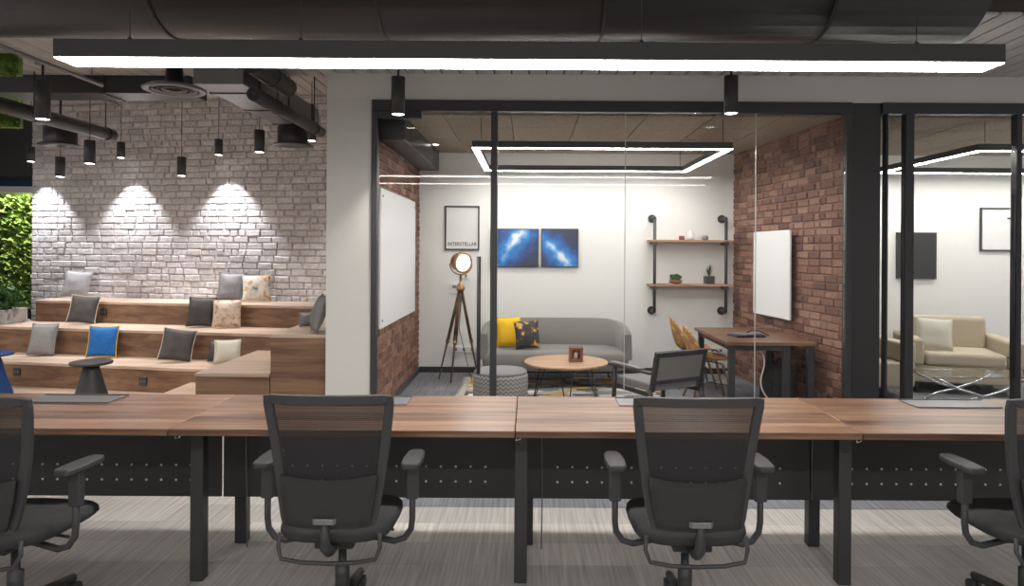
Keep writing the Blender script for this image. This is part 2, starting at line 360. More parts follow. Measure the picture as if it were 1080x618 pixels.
# ================================================================== SETTING
YP = 5.9                       # glass partition plane
YB = 8.37                      # back wall of the glass office
fl = MB().box((-9, -1.5, -0.1), (8.5, 12.5, 0)).build('floor', M['carpet']); struct(fl)

def deck(x0, x1, y0, y1, z, name, pitch=0.15):
    mb = MB(); x = x0
    while x < x1:
        mb.box((x+0.006, y0, z), (min(x+pitch-0.006, x1), y1, z+0.02)); x += pitch
    r = MB().box((x0, y0, z+0.02), (x1, y1, z+0.08)).build(name, M['deck_gap']); struct(r)
    mb.build('deck_boards', M['deck'], r, bevel=0.004, seg=1); return r
deck(-9, 8.5, 4.35, 6.02, 3.02, 'ceiling')
deck(-9, 8.5, -1.5, 4.33, 3.42, 'ceiling')
struct(MB().box((-9, 4.33, 3.04), (8.5, 4.348, 3.42)).build('trim_3', M['deck_gap']))
deck(-9, -1.76, 6.02, 12.5, 3.42, 'ceiling')
struct(MB().box((-9, 6.02, 3.10), (-1.76, 6.06, 3.42)).build('trim_1', M['duct']))

# glass office shell
wl = MB().box((-1.745, YP, 0), (-1.36, YB+0.1, 3.42)).build('wall_left', M['plaster']); struct(wl)
bricks((-1.36, YP+0.06, 0.0), (0,1,0), (1,0,0), YB-YP-0.06, 2.69, 0.215, 0.072, 0.011, 0.028).build('red_bricks', M['red_brick'], wl)
MB().box((-1.36, YP+0.06, 0), (-1.345, YB, 2.69)).build('mortar', M['red_mortar'], wl)
wr_poly = [(2.79, YP), (3.04, YP), (3.04, YB), (2.54, YB)]
wr = MB().prism(wr_poly, 0, 2.789).build('wall_right', M['duct']); struct(wr)
ud = Vector((2.54-2.79, YB-YP, 0)); nd = Vector((-ud.y, ud.x, 0)).normalized()
bricks((2.787, YP+0.05, 0), ud, nd, ud.length-0.05, 2.69, 0.215, 0.072, 0.011, 0.03).build('red_bricks', M['red_brick'], wr)
MB().add([Vector((2.785, YP+0.05, 0))+nd*0.012, Vector((2.54, YB, 0))+nd*0.012, Vector((2.54, YB, 2.69))+nd*0.012, Vector((2.785, YP+0.05, 2.69))+nd*0.012],
         [(0,1,2,3)]).build('mortar', M['red_mortar'], wr)
struct(MB().box((-1.36, YB, 0), (8.5, YB+0.12, 3.02)).build('wall_back', M['office_plaster']))
struct(MB().box((7.2, YP, 0), (7.3, YB, 3.02)).build('wall_side', M['office_plaster']))
struct(MB().box((-1.745, YP-0.004, 2.79), (8.5, YP+0.12, 3.02)).build('wall_header', M['plaster']))
struct(MB().box((-1.325, YB-0.02, 0), (2.53, YB, 0.07)).build('baseboard_back', M['duct'], bevel=0.004))
struct(MB().box((-1.33, YP+0.08, 0), (-1.312, YB-0.02, 0.07)).build('baseboard_left', M['duct'], bevel=0.004))
struct(MB().box((3.05, YB-0.02, 0), (7.19, YB, 0.07)).build('baseboard_right', M['duct'], bevel=0.004))
# ceiling of wood-wool panels
cr = MB().box((-1.36, YP+0.12, 2.715), (7.2, YB, 2.77)).build('ceiling', M['deck_gap']); struct(cr)
mb = MB(); x = -1.36
while x < 7.2:
    y = YP+0.12
    while y < YB:
        mb.box((x+0.004, y+0.004, 2.69), (min(x+0.596, 7.2), min(y+0.596, YB), 2.715)); y += 0.6
    x += 0.6
mb.build('ceiling_panels', M['wool'], cr, bevel=0.003, seg=1)
struct(MB().box((-1.33, YP+0.14, 2.47), (-1.10, YB-0.01, 2.689)).build('trim_2', M['duct'], bevel=0.005))

# white brick wall behind the tiers
SL = -0.18
def line(X, Y0, X0=-4.9): return Y0+SL*(X-X0)
udir = Vector((1, SL, 0)).normalized(); ndir = Vector((SL, -1, 0)).normalized()
YW = 8.93
xa, xb = -6.72, -1.76
A = Vector((xa, line(xa, YW), 0)); B = Vector((xb, line(xb, YW), 0))
wb = MB().prism([(A.x, A.y), (B.x, B.y), (B.x-ndir.x*0.3, B.y-ndir.y*0.3), (A.x-ndir.x*0.3, A.y-ndir.y*0.3)], 0, 3.42).build('wall_brick', M['white_mortar']); struct(wb)
bricks(A, udir, ndir, (B-A).length, 3.42, 0.215, 0.083, 0.007, 0.020, jit=0.005, inset=0.010).build('white_bricks', M['white_brick'], wb)

# dark lobby wall far left
struct(MB().box((-12, 11.2, 0), (-5.0, 11.3, 3.42)).build('wall_far', M['duct']))
struct(MB().box((-9.0, 8.0, 0), (-8.9, 11.2, 3.42)).build('wall_lobby', M['duct']))

# ---- glazing of the office
W1 = SE('window_1', 'glazed office front in a slim black frame')
def bar(name, x0, x1, z0, z1, m='black', y0=YP-0.03, y1=YP+0.05, parent=None):
    return MB().box((x0, y0, z0), (x1, y1, z1)).build(name, M[m], parent, bevel=0.004)
bar('frame', -1.352, 2.785, 2.695, 2.79, parent=W1)
bar('frame', -1.352, -1.303, 0, 2.694, parent=W1)
bar('frame', -0.325, -0.268, 0, 2.694, parent=W1)
bar('frame', 2.735, 2.785, 0, 2.694, parent=W1)
bar('frame', -0.267, 2.734, 0.0, 0.06, parent=W1)
for a, b in ((-0.267, 0.834), (0.840, 1.964), (1.970, 2.734)):
    MB().box((a, YP+0.005, 0.061), (b, YP+0.015, 2.694)).build('pane', M['glass'], W1)
for a in (0.834, 1.964): MB().box((a, YP+0.003, 0.061), (a+0.006, YP+0.017, 2.694)).build('pane_joint', M['glass_edge'], W1)
D1 = SE('door_1', 'frameless glass office door with a long black pull handle')
MB().box((-1.298, YP+0.005, 0.012), (-0.33, YP+0.015, 2.65)).build('pane', M['glass'], D1)
bar('patch_fitting', -1.30, -0.93, 2.632, 2.692, parent=D1)
bar('patch_fitting', -1.30, -1.14, 0.0, 0.07, parent=D1)
h = MB().tube([(-0.42, YP-0.05, 0.44), (-0.42, YP-0.05, 1.445)], 0.0165, 12)
for z in (0.6, 1.3): h.tube([(-0.42, YP-0.05, z), (-0.42, YP+0.02, z)], 0.008, 8)
h.build('door_handle', M['black'], D1)

W2 = SE('window_2', 'glazed front of the neighbouring office')
bar('frame', 3.045, 8.3, 2.695, 2.79, parent=W2)
bar('frame', 3.245, 3.318, 0, 2.694, parent=W2)
bar('frame', 3.08, 3.095, 0, 2.694, parent=W2)
bar('frame', 4.20, 4.245, 0, 2.694, parent=W2)
for a, b in ((3.096, 3.244), (3.319, 4.199), (4.246, 7.1)):
    MB().box((a, YP+0.005, 0.01), (b, YP+0.015, 2.694)).build('pane', M['glass'], W2)
D = MB().tube([(4.150, YP-0.05, 0.44), (4.150, YP-0.05, 2.0)], 0.0165, 12)
for z in (0.6, 1.8): D.tube([(4.150, YP-0.05, z), (4.150, YP+0.005, z)], 0.008, 8)
D.build('door_handle', M['black'], W2)

# ================================================================== TIERED SEATING
Z2, Z3, Z4 = 0.29, 0.586, 0.845
Y2, Y3, Y4 = 7.13, 7.68, 8.26
def band(Ya, Yb, x0, x1, x1b=None):
    x1b = x1 if x1b is None else x1b
    return [(x0, line(x0, Ya)), (x1, line(x1, Ya)), (x1b, line(x1b, Yb)), (x0, line(x0, Yb))]
tiers = thing('tiered_seating', 'long wooden stepped seating running below the white brick wall', 'seating', (0,0,0))
def tier(z, Ya, Yb, x0, x1, n):
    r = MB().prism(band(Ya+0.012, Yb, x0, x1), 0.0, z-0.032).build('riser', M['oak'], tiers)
    t = MB().prism(band(Ya, Yb, x0, x1), z-0.032, z).build('tread', M['oak_lit_top'], tiers, bevel=0.003, seg=1)
tier(Z2, Y2, Y3+0.011, -8.8, -1.763, 2); tier(Z3, Y3, Y4+0.011, -8.8, -1.763, 3); tier(Z4, Y4, YW-0.045, -6.12, -1.763, 4)
struct(MB().prism([(-8.8, 5.95), (-3.385, 5.95), (-3.385, line(-3.385, Y2+0.01)), (-8.8, line(-8.8, Y2+0.01))], 0.0, 0.03).build('floor', M['oak_lit_top']))
# side steps rising to the right, butted against the column
def side_block(x0, x1, y0, z, label):
    """a box step whose back follows the tier fronts it is pushed against"""
    b = thing('wooden_step', label, 'step', (x0, y0, 0))
    def poly(ya, off, inset=0.0):
        fa = (lambda X: y0+inset) if ya is None else (lambda X: line(X, ya)+0.001)
        return [(inset, fa(x0)-y0), (x1-x0-0.001, fa(x1)-y0), (x1-x0-0.001, line(x1, off)-y0-0.001), (inset, line(x0, off)-y0-0.001)]
    c = MB(); c.prism(poly(None, Y2, 0.006), 0.001, z-0.03)
    last = Y2
    if z > Z2: c.prism(poly(Y2, Y3, 0.006), Z2+0.001, z-0.03); last = Y3
    if z > Z3: c.prism(poly(Y3, Y4, 0.006), Z3+0.001, z-0.03); last = Y4
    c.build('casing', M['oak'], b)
    MB().prism(poly(None, last), z-0.03, z).build('top_board', M['oak_lit_top'], b, bevel=0.003, seg=1)
    return b
side_block(-3.38, -2.892, 5.97, 0.155, 'lowest side step, a thin wooden block beside the tiers')
side_block(-2.89, -2.242, 5.93, 0.414, 'middle side step, low oak block left of the tall one')
side_block(-2.24, -1.747, 5.93, 0.756, 'tallest side step, oak block butted against the white column')
# fill the side steps back to the tiers
def socket(px, py, Y, name, label, m='black', w=0.085, h=0.085, nrm=ndir):
    p = P(px, py, Y); r = thing(name, label, 'socket', p, math.atan2(-nrm.x, nrm.y)+PI if nrm is ndir else 0)
    MB().box((-w/2, -0.012, -h/2), (w/2, 0.0, h/2)).build('plate', M[m], r, bevel=0.003)
    q = MB()
    for sx in (-0.018, 0.018): q.tube([(sx, -0.0125, 0), (sx, -0.0145, 0)], 0.008, 8)
    q.build('pin_holes', M['grey_metal'] if m == 'black' else M['black'], r); return r
def riser_at(px, Y0):       # distance at which a pixel column meets a tier front
    k = (px-CX)/F; return (Y0+0.012+SL*4.9)/(1-SL*k)-0.003
for px, py, Yx, lab in ((110, 329, Y4, 'square black floor socket in the upper riser, beside the dark cushion'),
                        (19, 392, Y2, 'square black socket in the lowest riser near the left edge'),
                        (152, 402, Y2, 'square black socket in the lowest riser right of the black stool')):
    socket(px, py, riser_at(px, Yx), 'power_socket', lab)

# ================================================================== CUSHIONS
def cushion_mb(w, h, t, n=14, seed=0):
    mb = MB(); rnd = random.Random(seed); vs = []; idx = {}
    for side in (1, -1):
        for i in range(n+1):
            for j in range(n+1):
                u = -1+2*i/n; v = -1+2*j/n
                edge = i in (0, n) or j in (0, n)
                if edge and side == -1: idx[(side, i, j)] = idx[(1, i, j)]; continue
                px = u*(1-0.07*(1-v*v)); pz = v*(1-0.07*(1-u*u))
                th = ((1-u*u)*(1-v*v))**0.42
                nz = noise.noise(Vector((u*1.7+seed*3.1, v*1.7, side*2.0)))*0.16*th
                idx[(side, i, j)] = len(vs)
                vs.append(Vector((px*w/2, -side*t/2*(th+nz) if not edge else 0, pz*h/2+h/2)))
    fs = []
    for side in (1, -1):
        for i in range(n):
            for j in range(n):
                f = [idx[(side, i, j)], idx[(side, i+1, j)], idx[(side, i+1, j+1)], idx[(side, i, j+1)]]
                fs.append(f if side == 1 else f[::-1])
    mb.add(vs, fs, True)
    loop = []
    for i in range(n): loop.append(vs[idx[(1, i, 0)]])
    for j in range(n): loop.append(vs[idx[(1, n, j)]])
    for i in range(n, 0, -1): loop.append(vs[idx[(1, i, n)]])
    for j in range(n, 0, -1): loop.append(vs[idx[(1, 0, j)]])
    return mb, loop
def cushion(px, pyb, Y, wpx, hpx, m, label, yaw=0.0, lean=0.30, roll=0.0, pipe=None, group=None, t=0.12, zb=None, name='cushion'):
    p = P(px, pyb, Y); w = wpx/F*Y; h = hpx/F*Y/math.cos(lean)
    if zb is not None: p.z = zb
    mb, loop = cushion_mb(w, h, t, seed=int(px))
    o = bpy.data.objects.new(name, None); COL.objects.link(o); o.empty_display_size = 0.1
    o.location = p+Vector((0, 0, 0.012)); o.rotation_euler = (-lean, roll, yaw)
    tag(o, label, 'cushion', group)
    mb.build('cover', M[m], o)
    MB().tube(loop, 0.006, 6, closed=True).build('piping', M[pipe or m], o)
    return o
def ymid(px, Y0, frac):      # along tier fronts, a bit behind the edge
    k = (px-CX)/F; return (Y0+frac+SL*4.9)/(1-SL*k)
g = 'scatter cushions on the stepped seating'
cushion(78, 315, ymid(78, Y4, 0.43), 27, 27, 'light_fabric', 'light grey cushion on the top tier, far left against white brick', 0.1, 0.28, 0.08, group=g, zb=Z4)
cushion(243, 318, ymid(243, Y4, 0.43), 28, 29, 'silver_fabric', 'plain silver-grey cushion beside the flowered cushion on the top tier', 0.12, 0.28, 0.02, group=g, zb=Z4)
cushion(271, 319, ymid(271, Y4, 0.43), 28, 27, 'floral_light', 'white cushion with blue and orange flowers on the top tier', 0.3, 0.28, -0.03, group=g, zb=Z4)
cushion(85, 342, ymid(85, Y3, 0.36), 27, 29, 'dark_fabric', 'dark charcoal cushion leaning beside the upper black socket', 0.25, 0.3, 0.10, 'piping', g, zb=Z3)
cushion(211, 346, ymid(211, Y3, 0.41), 28, 30, 'dark_fabric', 'dark charcoal cushion touching the beige patterned cushion', 0.1, 0.3, 0.02, group=g, zb=Z3)
cushion(239, 348, ymid(239, Y3, 0.41), 28, 28, 'floral_beige', 'beige cushion with a rusty floral pattern on the third tier', 0.2, 0.3, -0.02, group=g, zb=Z3)
cushion(43, 373, ymid(43, Y2, 0.38), 27, 32, 'light_fabric', 'woven light grey cushion on the second tier near left edge', 0.05, 0.28, 0.0, group=g, zb=Z2)
cushion(107, 377, ymid(107, Y2, 0.38), 28, 32, 'blue', 'bright blue cushion with yellow piping', 0.3, 0.28, 0.03, 'yellow', g, zb=Z2)
cushion(184, 383, ymid(184, Y2, 0.30), 32, 33, 'dark_fabric', 'dark charcoal cushion with pale piping right of the blue cushion', 0.35, 0.34, 0.16, 'piping', g, zb=Z2)
cushion(240, 388, ymid(240, Y2, 0.30), 26, 24, 'cream_fabric', 'cream cushion half hidden behind the middle side step', 0.3, 0.3, 0.0, group=g, zb=Z2)
cushion(231, 388, ymid(229, Y2, 0.43), 22, 20, 'dark_fabric', 'small dark cushion tucked behind the cream cushion', 0.1, 0.3, 0.0, group=g, zb=Z2)
c = cushion(339, 349, 6.10, 34, 38, 'grey_fabric', 'dark grey cushion leaning on the white column, on the tallest side step', -1.15, 0.28, 0.0, group=g, zb=0.756)
c.location.x = -1.915
cushion(327, 340, 6.48, 20, 14, 'silver_fabric', 'small grey cushion behind the dark one on the tallest side step', 0.4, 0.3, 0.0, group=g, zb=0.756, t=0.09)

# ================================================================== STOOL TABLES
def stool(px, py, z, m, label):
    pY = (H-z)*F/(py-0.006*(px-CX)-CY); X = (px-CX)/F*pY
    t = thing('side_table', label, 'side table', (X, pY, 0.03)); h = z-0.03
    MB().lathe([(0.17, 0), (0.168, 0.02), (0.12, 0.16), (0.075, 0.34), (0.06, h-0.03)]).build('cone_base', m, t)
    MB().lathe([(0.05, h-0.03), (0.17, h-0.026), (0.178, h-0.014), (0.172, h)], n=36).build('top', m, t)
stool(97, 381, 0.45, M['black'], 'black cone-foot side table in front of the wooden tiers')
stool(-7, 372, 0.45, M['blue_paint'], 'blue cone-foot side table cut by the left picture edge')

# ================================================================== LOBBY, FAR LEFT
pt = [( (random.uniform(-8.7, -6.8), 11.05+random.uniform(-0.05, 0.05), random.uniform(0.6, 2.3)), (0, -1, 0.2)) for _ in range(9000)]
mb = MB(); leaves(mb, pt, 0.10, 0.8); mb.box((-8.75, 11.1, 0.5), (-6.7, 11.19, 2.4))
gw = mb.build('green_wall', M['leaf']); tag(gw, 'bright green living plant wall left of the white brick', 'plant wall', kind='stuff')
p = MB().box((-8.9, 10.3, 2.42), (-6.74, 10.36, 2.50)).build('strip_sign', M['blue_paint']); tag(p, 'blue band above the living plant wall', 'panel')
p = MB().box((-8.9, 10.2, 2.32), (-6.74, 10.36, 2.41)).build('wall_shelf', M['white'], bevel=0.004); tag(p, 'white ledge just below the blue band', 'shelf')
p = MB().box((-8.89, 10.0, 2.55), (-6.74, 10.08, 3.38)).build('dark_screen', M['black'], bevel=0.01); tag(p, 'tall dark panel above the blue band at left', 'panel')
# planter with foliage
pl = thing('planter', 'low concrete planter of leafy plants at the left end of the tiers', 'planter', (-6.6, 8.30, Z3))
mb = MB(); mb.box((-0.75, -0.28, 0), (0.42, -0.24, 0.17)).box((-0.75, 0.10, 0), (0.42, 0.14, 0.17)).box((-0.75, -0.24, 0), (-0.71, 0.10, 0.17)).box((0.38, -0.24, 0), (0.42, 0.10, 0.17)).box((-0.71, -0.24, 0), (0.38, 0.10, 0.13))
mb.build('trough', M['concrete'], pl, bevel=0.006)
for k in range(9):
    cx = -0.62+k*0.12; mb = MB(); top = random.uniform(0.30, 0.52)
    pts = [((cx+random.gauss(0, 0.08), -0.07+random.gauss(0, 0.07), random.uniform(0.16, top)), (0, 0, 0.3)) for _ in range(150)]
    leaves(mb, pts, 0.07, 1.0); mb.tube([(cx, -0.07, 0.12), (cx+0.02, -0.07, top)], 0.005, 5); tag(mb.build('foliage', M['leaf_dark'], pl), kind='stuff')
lc = thing('lounge_chair', 'grey rounded lounge chair back behind the planter at left', 'chair', (-7.75, 9.7, 0))
MB().box((-0.45, -0.35, 0.15), (0.45, 0.4, 0.45)).build('seat', M['grey_fabric'], lc, bevel=0.06, seg=4)
MB().box((-0.45, -0.42, 0.46), (0.45, -0.25, 1.05)).build('backrest', M['grey_fabric'], lc, bevel=0.08, seg=5)
for sx in (-0.38, 0.38):
    for sy in (-0.28, 0.3): MB().tube([(sx, sy, 0), (sx, sy, 0.16)], 0.02, 8).build('leg', M['black'], lc)

# lower moss panel, and an upper strip shaped for a green ceiling reflection
def moss(x0, x1, Y, z0, z1, label):
    mb = MB(); mb.box((x0, Y, z0+0.01), (x1, Y+0.05, z1-0.01))
    leaves(mb, [((random.uniform(x0, x1), Y-0.005, random.uniform(z0, z1)), (0, -1, 0)) for _ in range(1100)], 0.05, 0.7)
    o = mb.build('green_panel', M['leaf']); tag(o, label, 'moss panel', kind='stuff')
a = P(18, 58, 5.4); b = P(-40, 80, 5.4); moss(b.x, a.x, 5.4, b.z, a.z, 'upper green strip standing for a reflection on the deck ceiling at left')
a = P(20, 100, 7.3); b = P(-60, 135, 7.3); moss(b.x, a.x, 7.3, b.z, a.z, 'lower green moss strip behind the dark duct at left')

# ================================================================== DUCTS AND CEILING KIT
def duct_round(name, a, b, r, label, seams=1.0, m='duct', n=28):
    a = Vector(a); b = Vector(b); t = thing(name, label, 'duct', a); L = b-a; d = L.normalized()
    MB().tube([Vector((0,0,0)), L], r, n).build('shell', M[m], t)
    k = seams*0.5
    while k < L.length:
        MB().tube([d*(k-0.012), d*(k+0.012)], r+0.006, n).build('seam_ring', M[m], t)
        zc = 3.02 if 4.35 < (a+d*k).y < 6.0 else 3.42
        if zc-a.z > r: MB().tube([d*k+Vector((0, 0, r)), d*k+Vector((0, 0, zc-a.z))], 0.006, 6).build('hanger', M['black'], t)
        k += seams
    return t
duct_round('air_duct', (-5.0, 3.80, 3.00), (2.40, 3.80, 3.00), 0.32, 'huge dark round air duct crossing the top of the view', 1.2)
a = P(117, 143, 7.0); duct_round('air_duct', (a.x, 4.4, a.z), a, 0.065, 'slim dark round duct running back above the tiers, left', 1.0, n=18)
a = P(337, 139, 7.0); duct_round('air_duct', (a.x, 5.3, a.z), a, 0.055, 'slim dark round duct beside the flat grey duct, near the column', 1.0, n=18)
d = thing('rectangular_duct', 'dark box duct crossing the ceiling above the left tiers', 'duct', (-6.0, 6.2, 2.87))
MB().box((-2.9, -0.16, 0), (3.0, 0.16, 0.16)).build('shell', M['duct'], d, bevel=0.006)
for k in range(3): MB().tube([(-2.5+2.2*k, 0, 0.16), (-2.5+2.2*k, 0, 0.55)], 0.006, 6).build('hanger', M['black'], d)
for k in range(5): MB().box((-2.6+k*1.2, -0.172, -0.008), (-2.56+k*1.2, 0.172, 0.168)).build('flange', M['duct'], d)
d = thing('rectangular_duct', 'flat grey duct with pale underside running back near the column', 'duct', (-2.46, 6.4, 2.80))
MB().box((-0.20, -1.0, 0), (0.20, 0.95, 0.20)).build('shell', M['grey_metal'], d, bevel=0.006)
for k in range(2): MB().tube([(0, -0.2+0.8*k, 0.20), (0, -0.2+0.8*k, 0.62)], 0.006, 6).build('hanger', M['black'], d)
for k in range(3): MB().box((-0.21, -0.7+k*0.7, -0.008), (0.21, -0.67+k*0.7, 0.208)).build('flange', M['duct'], d)
duct_round('air_duct', (-2.12, 5.2, 2.915), (-2.12, 6.0, 2.915), 0.08, 'short dark round duct close under the ceiling near the column', 0.8, n=18)
for px, py, Y, lab in ((63, 154, 7.0, 'dark drum air diffuser with flared rim, left of the pair'), (308, 154, 7.0, 'dark drum air diffuser with flared rim, nearer the column')):
    a = P(px, py, Y); t = thing('drum_diffuser', lab, 'air diffuser', a, group='drum diffusers above the tiers')
    MB().lathe([(0.145, 0.02), (0.15, 0.03), (0.15, 0.19), (0.13, 0.20)]).build('drum', M['duct'], t)
    MB().lathe([(0.02, 0.004), (0.10, 0.0), (0.195, 0.004), (0.20, 0.012), (0.14, 0.03)], n=32).build('rim', M['duct'], t)
    MB().tube([(0, 0, 0.19), (0, 0, (3.42 if px < 100 else 2.80)-a.z)], 0.012, 8).build('hanger', M['duct'], t)
a = P(183, 96, 5.6); t = thing('ring_diffuser', 'round louvred ceiling diffuser under the deck left of centre', 'air diffuser', a)
MB().lathe([(0.19, 0.0), (0.235, 0.0), (0.245, 0.012), (0.19, 0.04)], n=40, ring=True).build('rim', M['grey_metal'], t)
for k in range(4): MB().lathe([(0.04+0.038*k, 0.012), (0.055+0.038*k, 0.004), (0.06+0.038*k, 0.01), (0.045+0.038*k, 0.02)], n=32, ring=True).build('louvre', M['grey_metal'] if k % 2 else M['duct'], t)
MB().lathe([(0.188, 0.03), (0.18, 0.045), (0.07, 0.06), (0.06, 3.02-a.z)], n=32).build('neck', M['duct'], t)
# cable track and short tracks
def track(a, b, w, label):
    a = Vector(a); b = Vector(b); t = thing('lighting_track', label, 'track', (a+b)/2)
    hl = (b-a)/2; MB().tube([-hl, hl], w, 4).build('rail', M['grey_metal'], t)
    for s in (-0.8, 0.8): MB().tube([hl*s, hl*s+Vector((0, 0, (3.02 if max(a.y, b.y) < 6.0 else 3.42)-(a+b).z/2))], 0.004, 6).build('hanger', M['black'], t)
e = P(107, 90, 5.8); track((e.x, 4.4, e.z), e, 0.018, 'thin grey rail running back under the ceiling, far left')
e = P(94, 100, 6.5); track((e.x, 6.36, e.z), (e.x, 6.95, e.z), 0.02, 'short rail carrying a pendant near the left tiers')
e = P(273, 106, 6.8); track((e.x+0.06, 6.5, 3.1), (e.x+0.06, 7.1, 3.1), 0.02, 'short rail carrying a pendant near the flat duct')

# ---- linear pendant over the desks, and unseen siblings added as fill light
def linear(x0, x1, Y, z, label, wires, hbody=0.075, zc=3.02, group='long linear pendants in the open office'):
    cx = (x0+x1)/2; t = thing('linear_pendant_lamp', label, 'pendant lamp', (cx, Y, z), 0, group); L = (x1-x0)/2
    MB().box((-L, -0.085, 0.003), (L, 0.085, 0.016+hbody)).build('housing', M['lamp_body'], t, bevel=0.002, seg=1)
    MB().box((-L+0.004, -0.082, 0.0), (L-0.004, 0.082, 0.0028)).build('diffuser', M['led'], t)
    for wx in wires:
        MB().tube([(wx-cx, 0, 0.015+hbody), (wx-cx, 0, zc-z)], 0.0025, 6).build('wire', M['black'], t)
        MB().lathe([(0.02, 0.015+hbody), (0.02, 0.03+hbody), (0.006, 0.05+hbody)], (wx-cx, 0, 0), 12).build('wire_clamp', M['black'], t)
linear(-2.28, 2.28, 3.35, 2.41, 'long black linear pendant glowing over the desks', [-1.96, -1.12, 0.55, 1.9], zc=3.42)
linear(-3.2, 3.2, -0.6, 2.7, 'another long linear pendant, unseen, added as fill behind the viewpoint', [-2, 0, 2], zc=3.42)  # unseen lamp added as fill for the chair backs
linear(-8.6, -4.5, 4.6, 2.86, 'fourth linear pendant, unseen, added out of view over the lobby side', [-8, -5])  # unseen extra lamp, kept outside the view

# ---- big cylinder downlights in front of the office
def downlight(px, pyb, Y, r, h, label, zc, group, watt=0, size=70, blend=0.6, canopy=True, col=(1, 0.95, 0.88), cable=0.004, name='cylinder_lamp', yt=0):
    a = P(px, pyb, Y) if yt == 0 else Vector((px, Y, pyb))
    t = thing(name, label, 'pendant lamp', a, 0, group)
    MB().lathe([(r, 0.0), (r, h), (r*0.3, h+0.004)], n=24).build('shade', M['black'], t)
    MB().lathe([(0.0001, -0.005), (r*0.84, -0.0045), (r*0.84, -0.001), (0.0001, -0.0008)], n=20).build('lens', M['lens'], t)
    MB().lathe([(r*0.86, -0.006), (r*1.0, -0.006), (r*1.0, -0.0005), (r*0.86, -0.0005)], n=24, ring=True).build('trim_ring', M['black'], t)
    MB().tube([(0, 0, h), (0, 0, zc-a.z)], cable, 6).build('cable', M['black'], t)
    if canopy: MB().lathe([(r*0.3, zc-a.z-0.025), (r*1.0, zc-a.z-0.02), (r*1.0, zc-a.z)], n=20).build('canopy', M['grey_metal'], t)
    if watt:
        L = bpy.data.lights.new('lamp_light', 'SPOT'); L.energy = watt; L.spot_size = math.radians(size); L.spot_blend = blend; L.color = col; L.shadow_soft_size = 0.02
        lo = bpy.data.objects.new('lamp_light', L); COL.objects.link(lo); lo.parent = t; lo.location = (0, 0, -0.012)
    return t
for px, pyb, lab in ((44, 125, 'fat black cylinder downlight above the black side table, leftmost'), (419, 120, 'fat black cylinder downlight in front of the office door head'), (770, 119, 'fat black cylinder downlight in front of the office, rightmost')):
    downlight(px, pyb, 5.6, 0.056, 0.30, lab, 3.02, 'fat cylinder downlights', SPOT_S*0.8, 80, name='cylinder_downlight', cable=0.010)
# ---- slim pendants over the tiers
gp = 'slim black pendants above the tiers'
def wallpend(px, pyb, lab):
    k = (px-CX)/F; Y = (YW-0.27+SL*4.9)/(1-SL*k)
    return downlight(px, pyb, Y, 0.047, 0.19, lab, 3.42, gp, SPOT_W, 80, 0.45, canopy=False, col=(0.97, 0.96, 1.0), name='pendant_lamp')
wallpend(32, 170, 'slim black pendant nearest the left end of the brick wall')
wallpend(127, 166, 'slim black pendant washing the middle light cone on the brick')
wallpend(230, 163, 'slim black pendant washing the right light cone on the brick')
for px, pyb, Y, lab in ((63, 186, 7.6, 'slim black pendant hanging lowest at left, below the drum diffuser'), (94, 172, 6.5, 'larger black pendant second from left group, under short rail'),
                        (191, 185, 8.0, 'slim black pendant hanging low below the ring diffuser'), (273, 160, 6.8, 'larger black pendant left of the right drum diffuser'), (328, 148, 7.8, 'slim black pendant half hidden behind the duct near the column')):
    downlight(px, pyb, Y, 0.049, 0.215, lab, 3.42, gp, SPOT_S, 74, 0.7, canopy=False, name='pendant_lamp')
for xx, wh in ((-8.1, 'farther from'), (-7.2, 'nearer to')): downlight(xx, 2.75, 10.6, 0.055, 0.2, 'black cylinder lamp added to brighten the living plant wall, %s the brick wall' % wh, 3.42, 'added lobby plant wall lamps', 130, 120, 0.6, canopy=False, name='cylinder_downlight', yt=1)  # lamps added only to brighten the plant wall

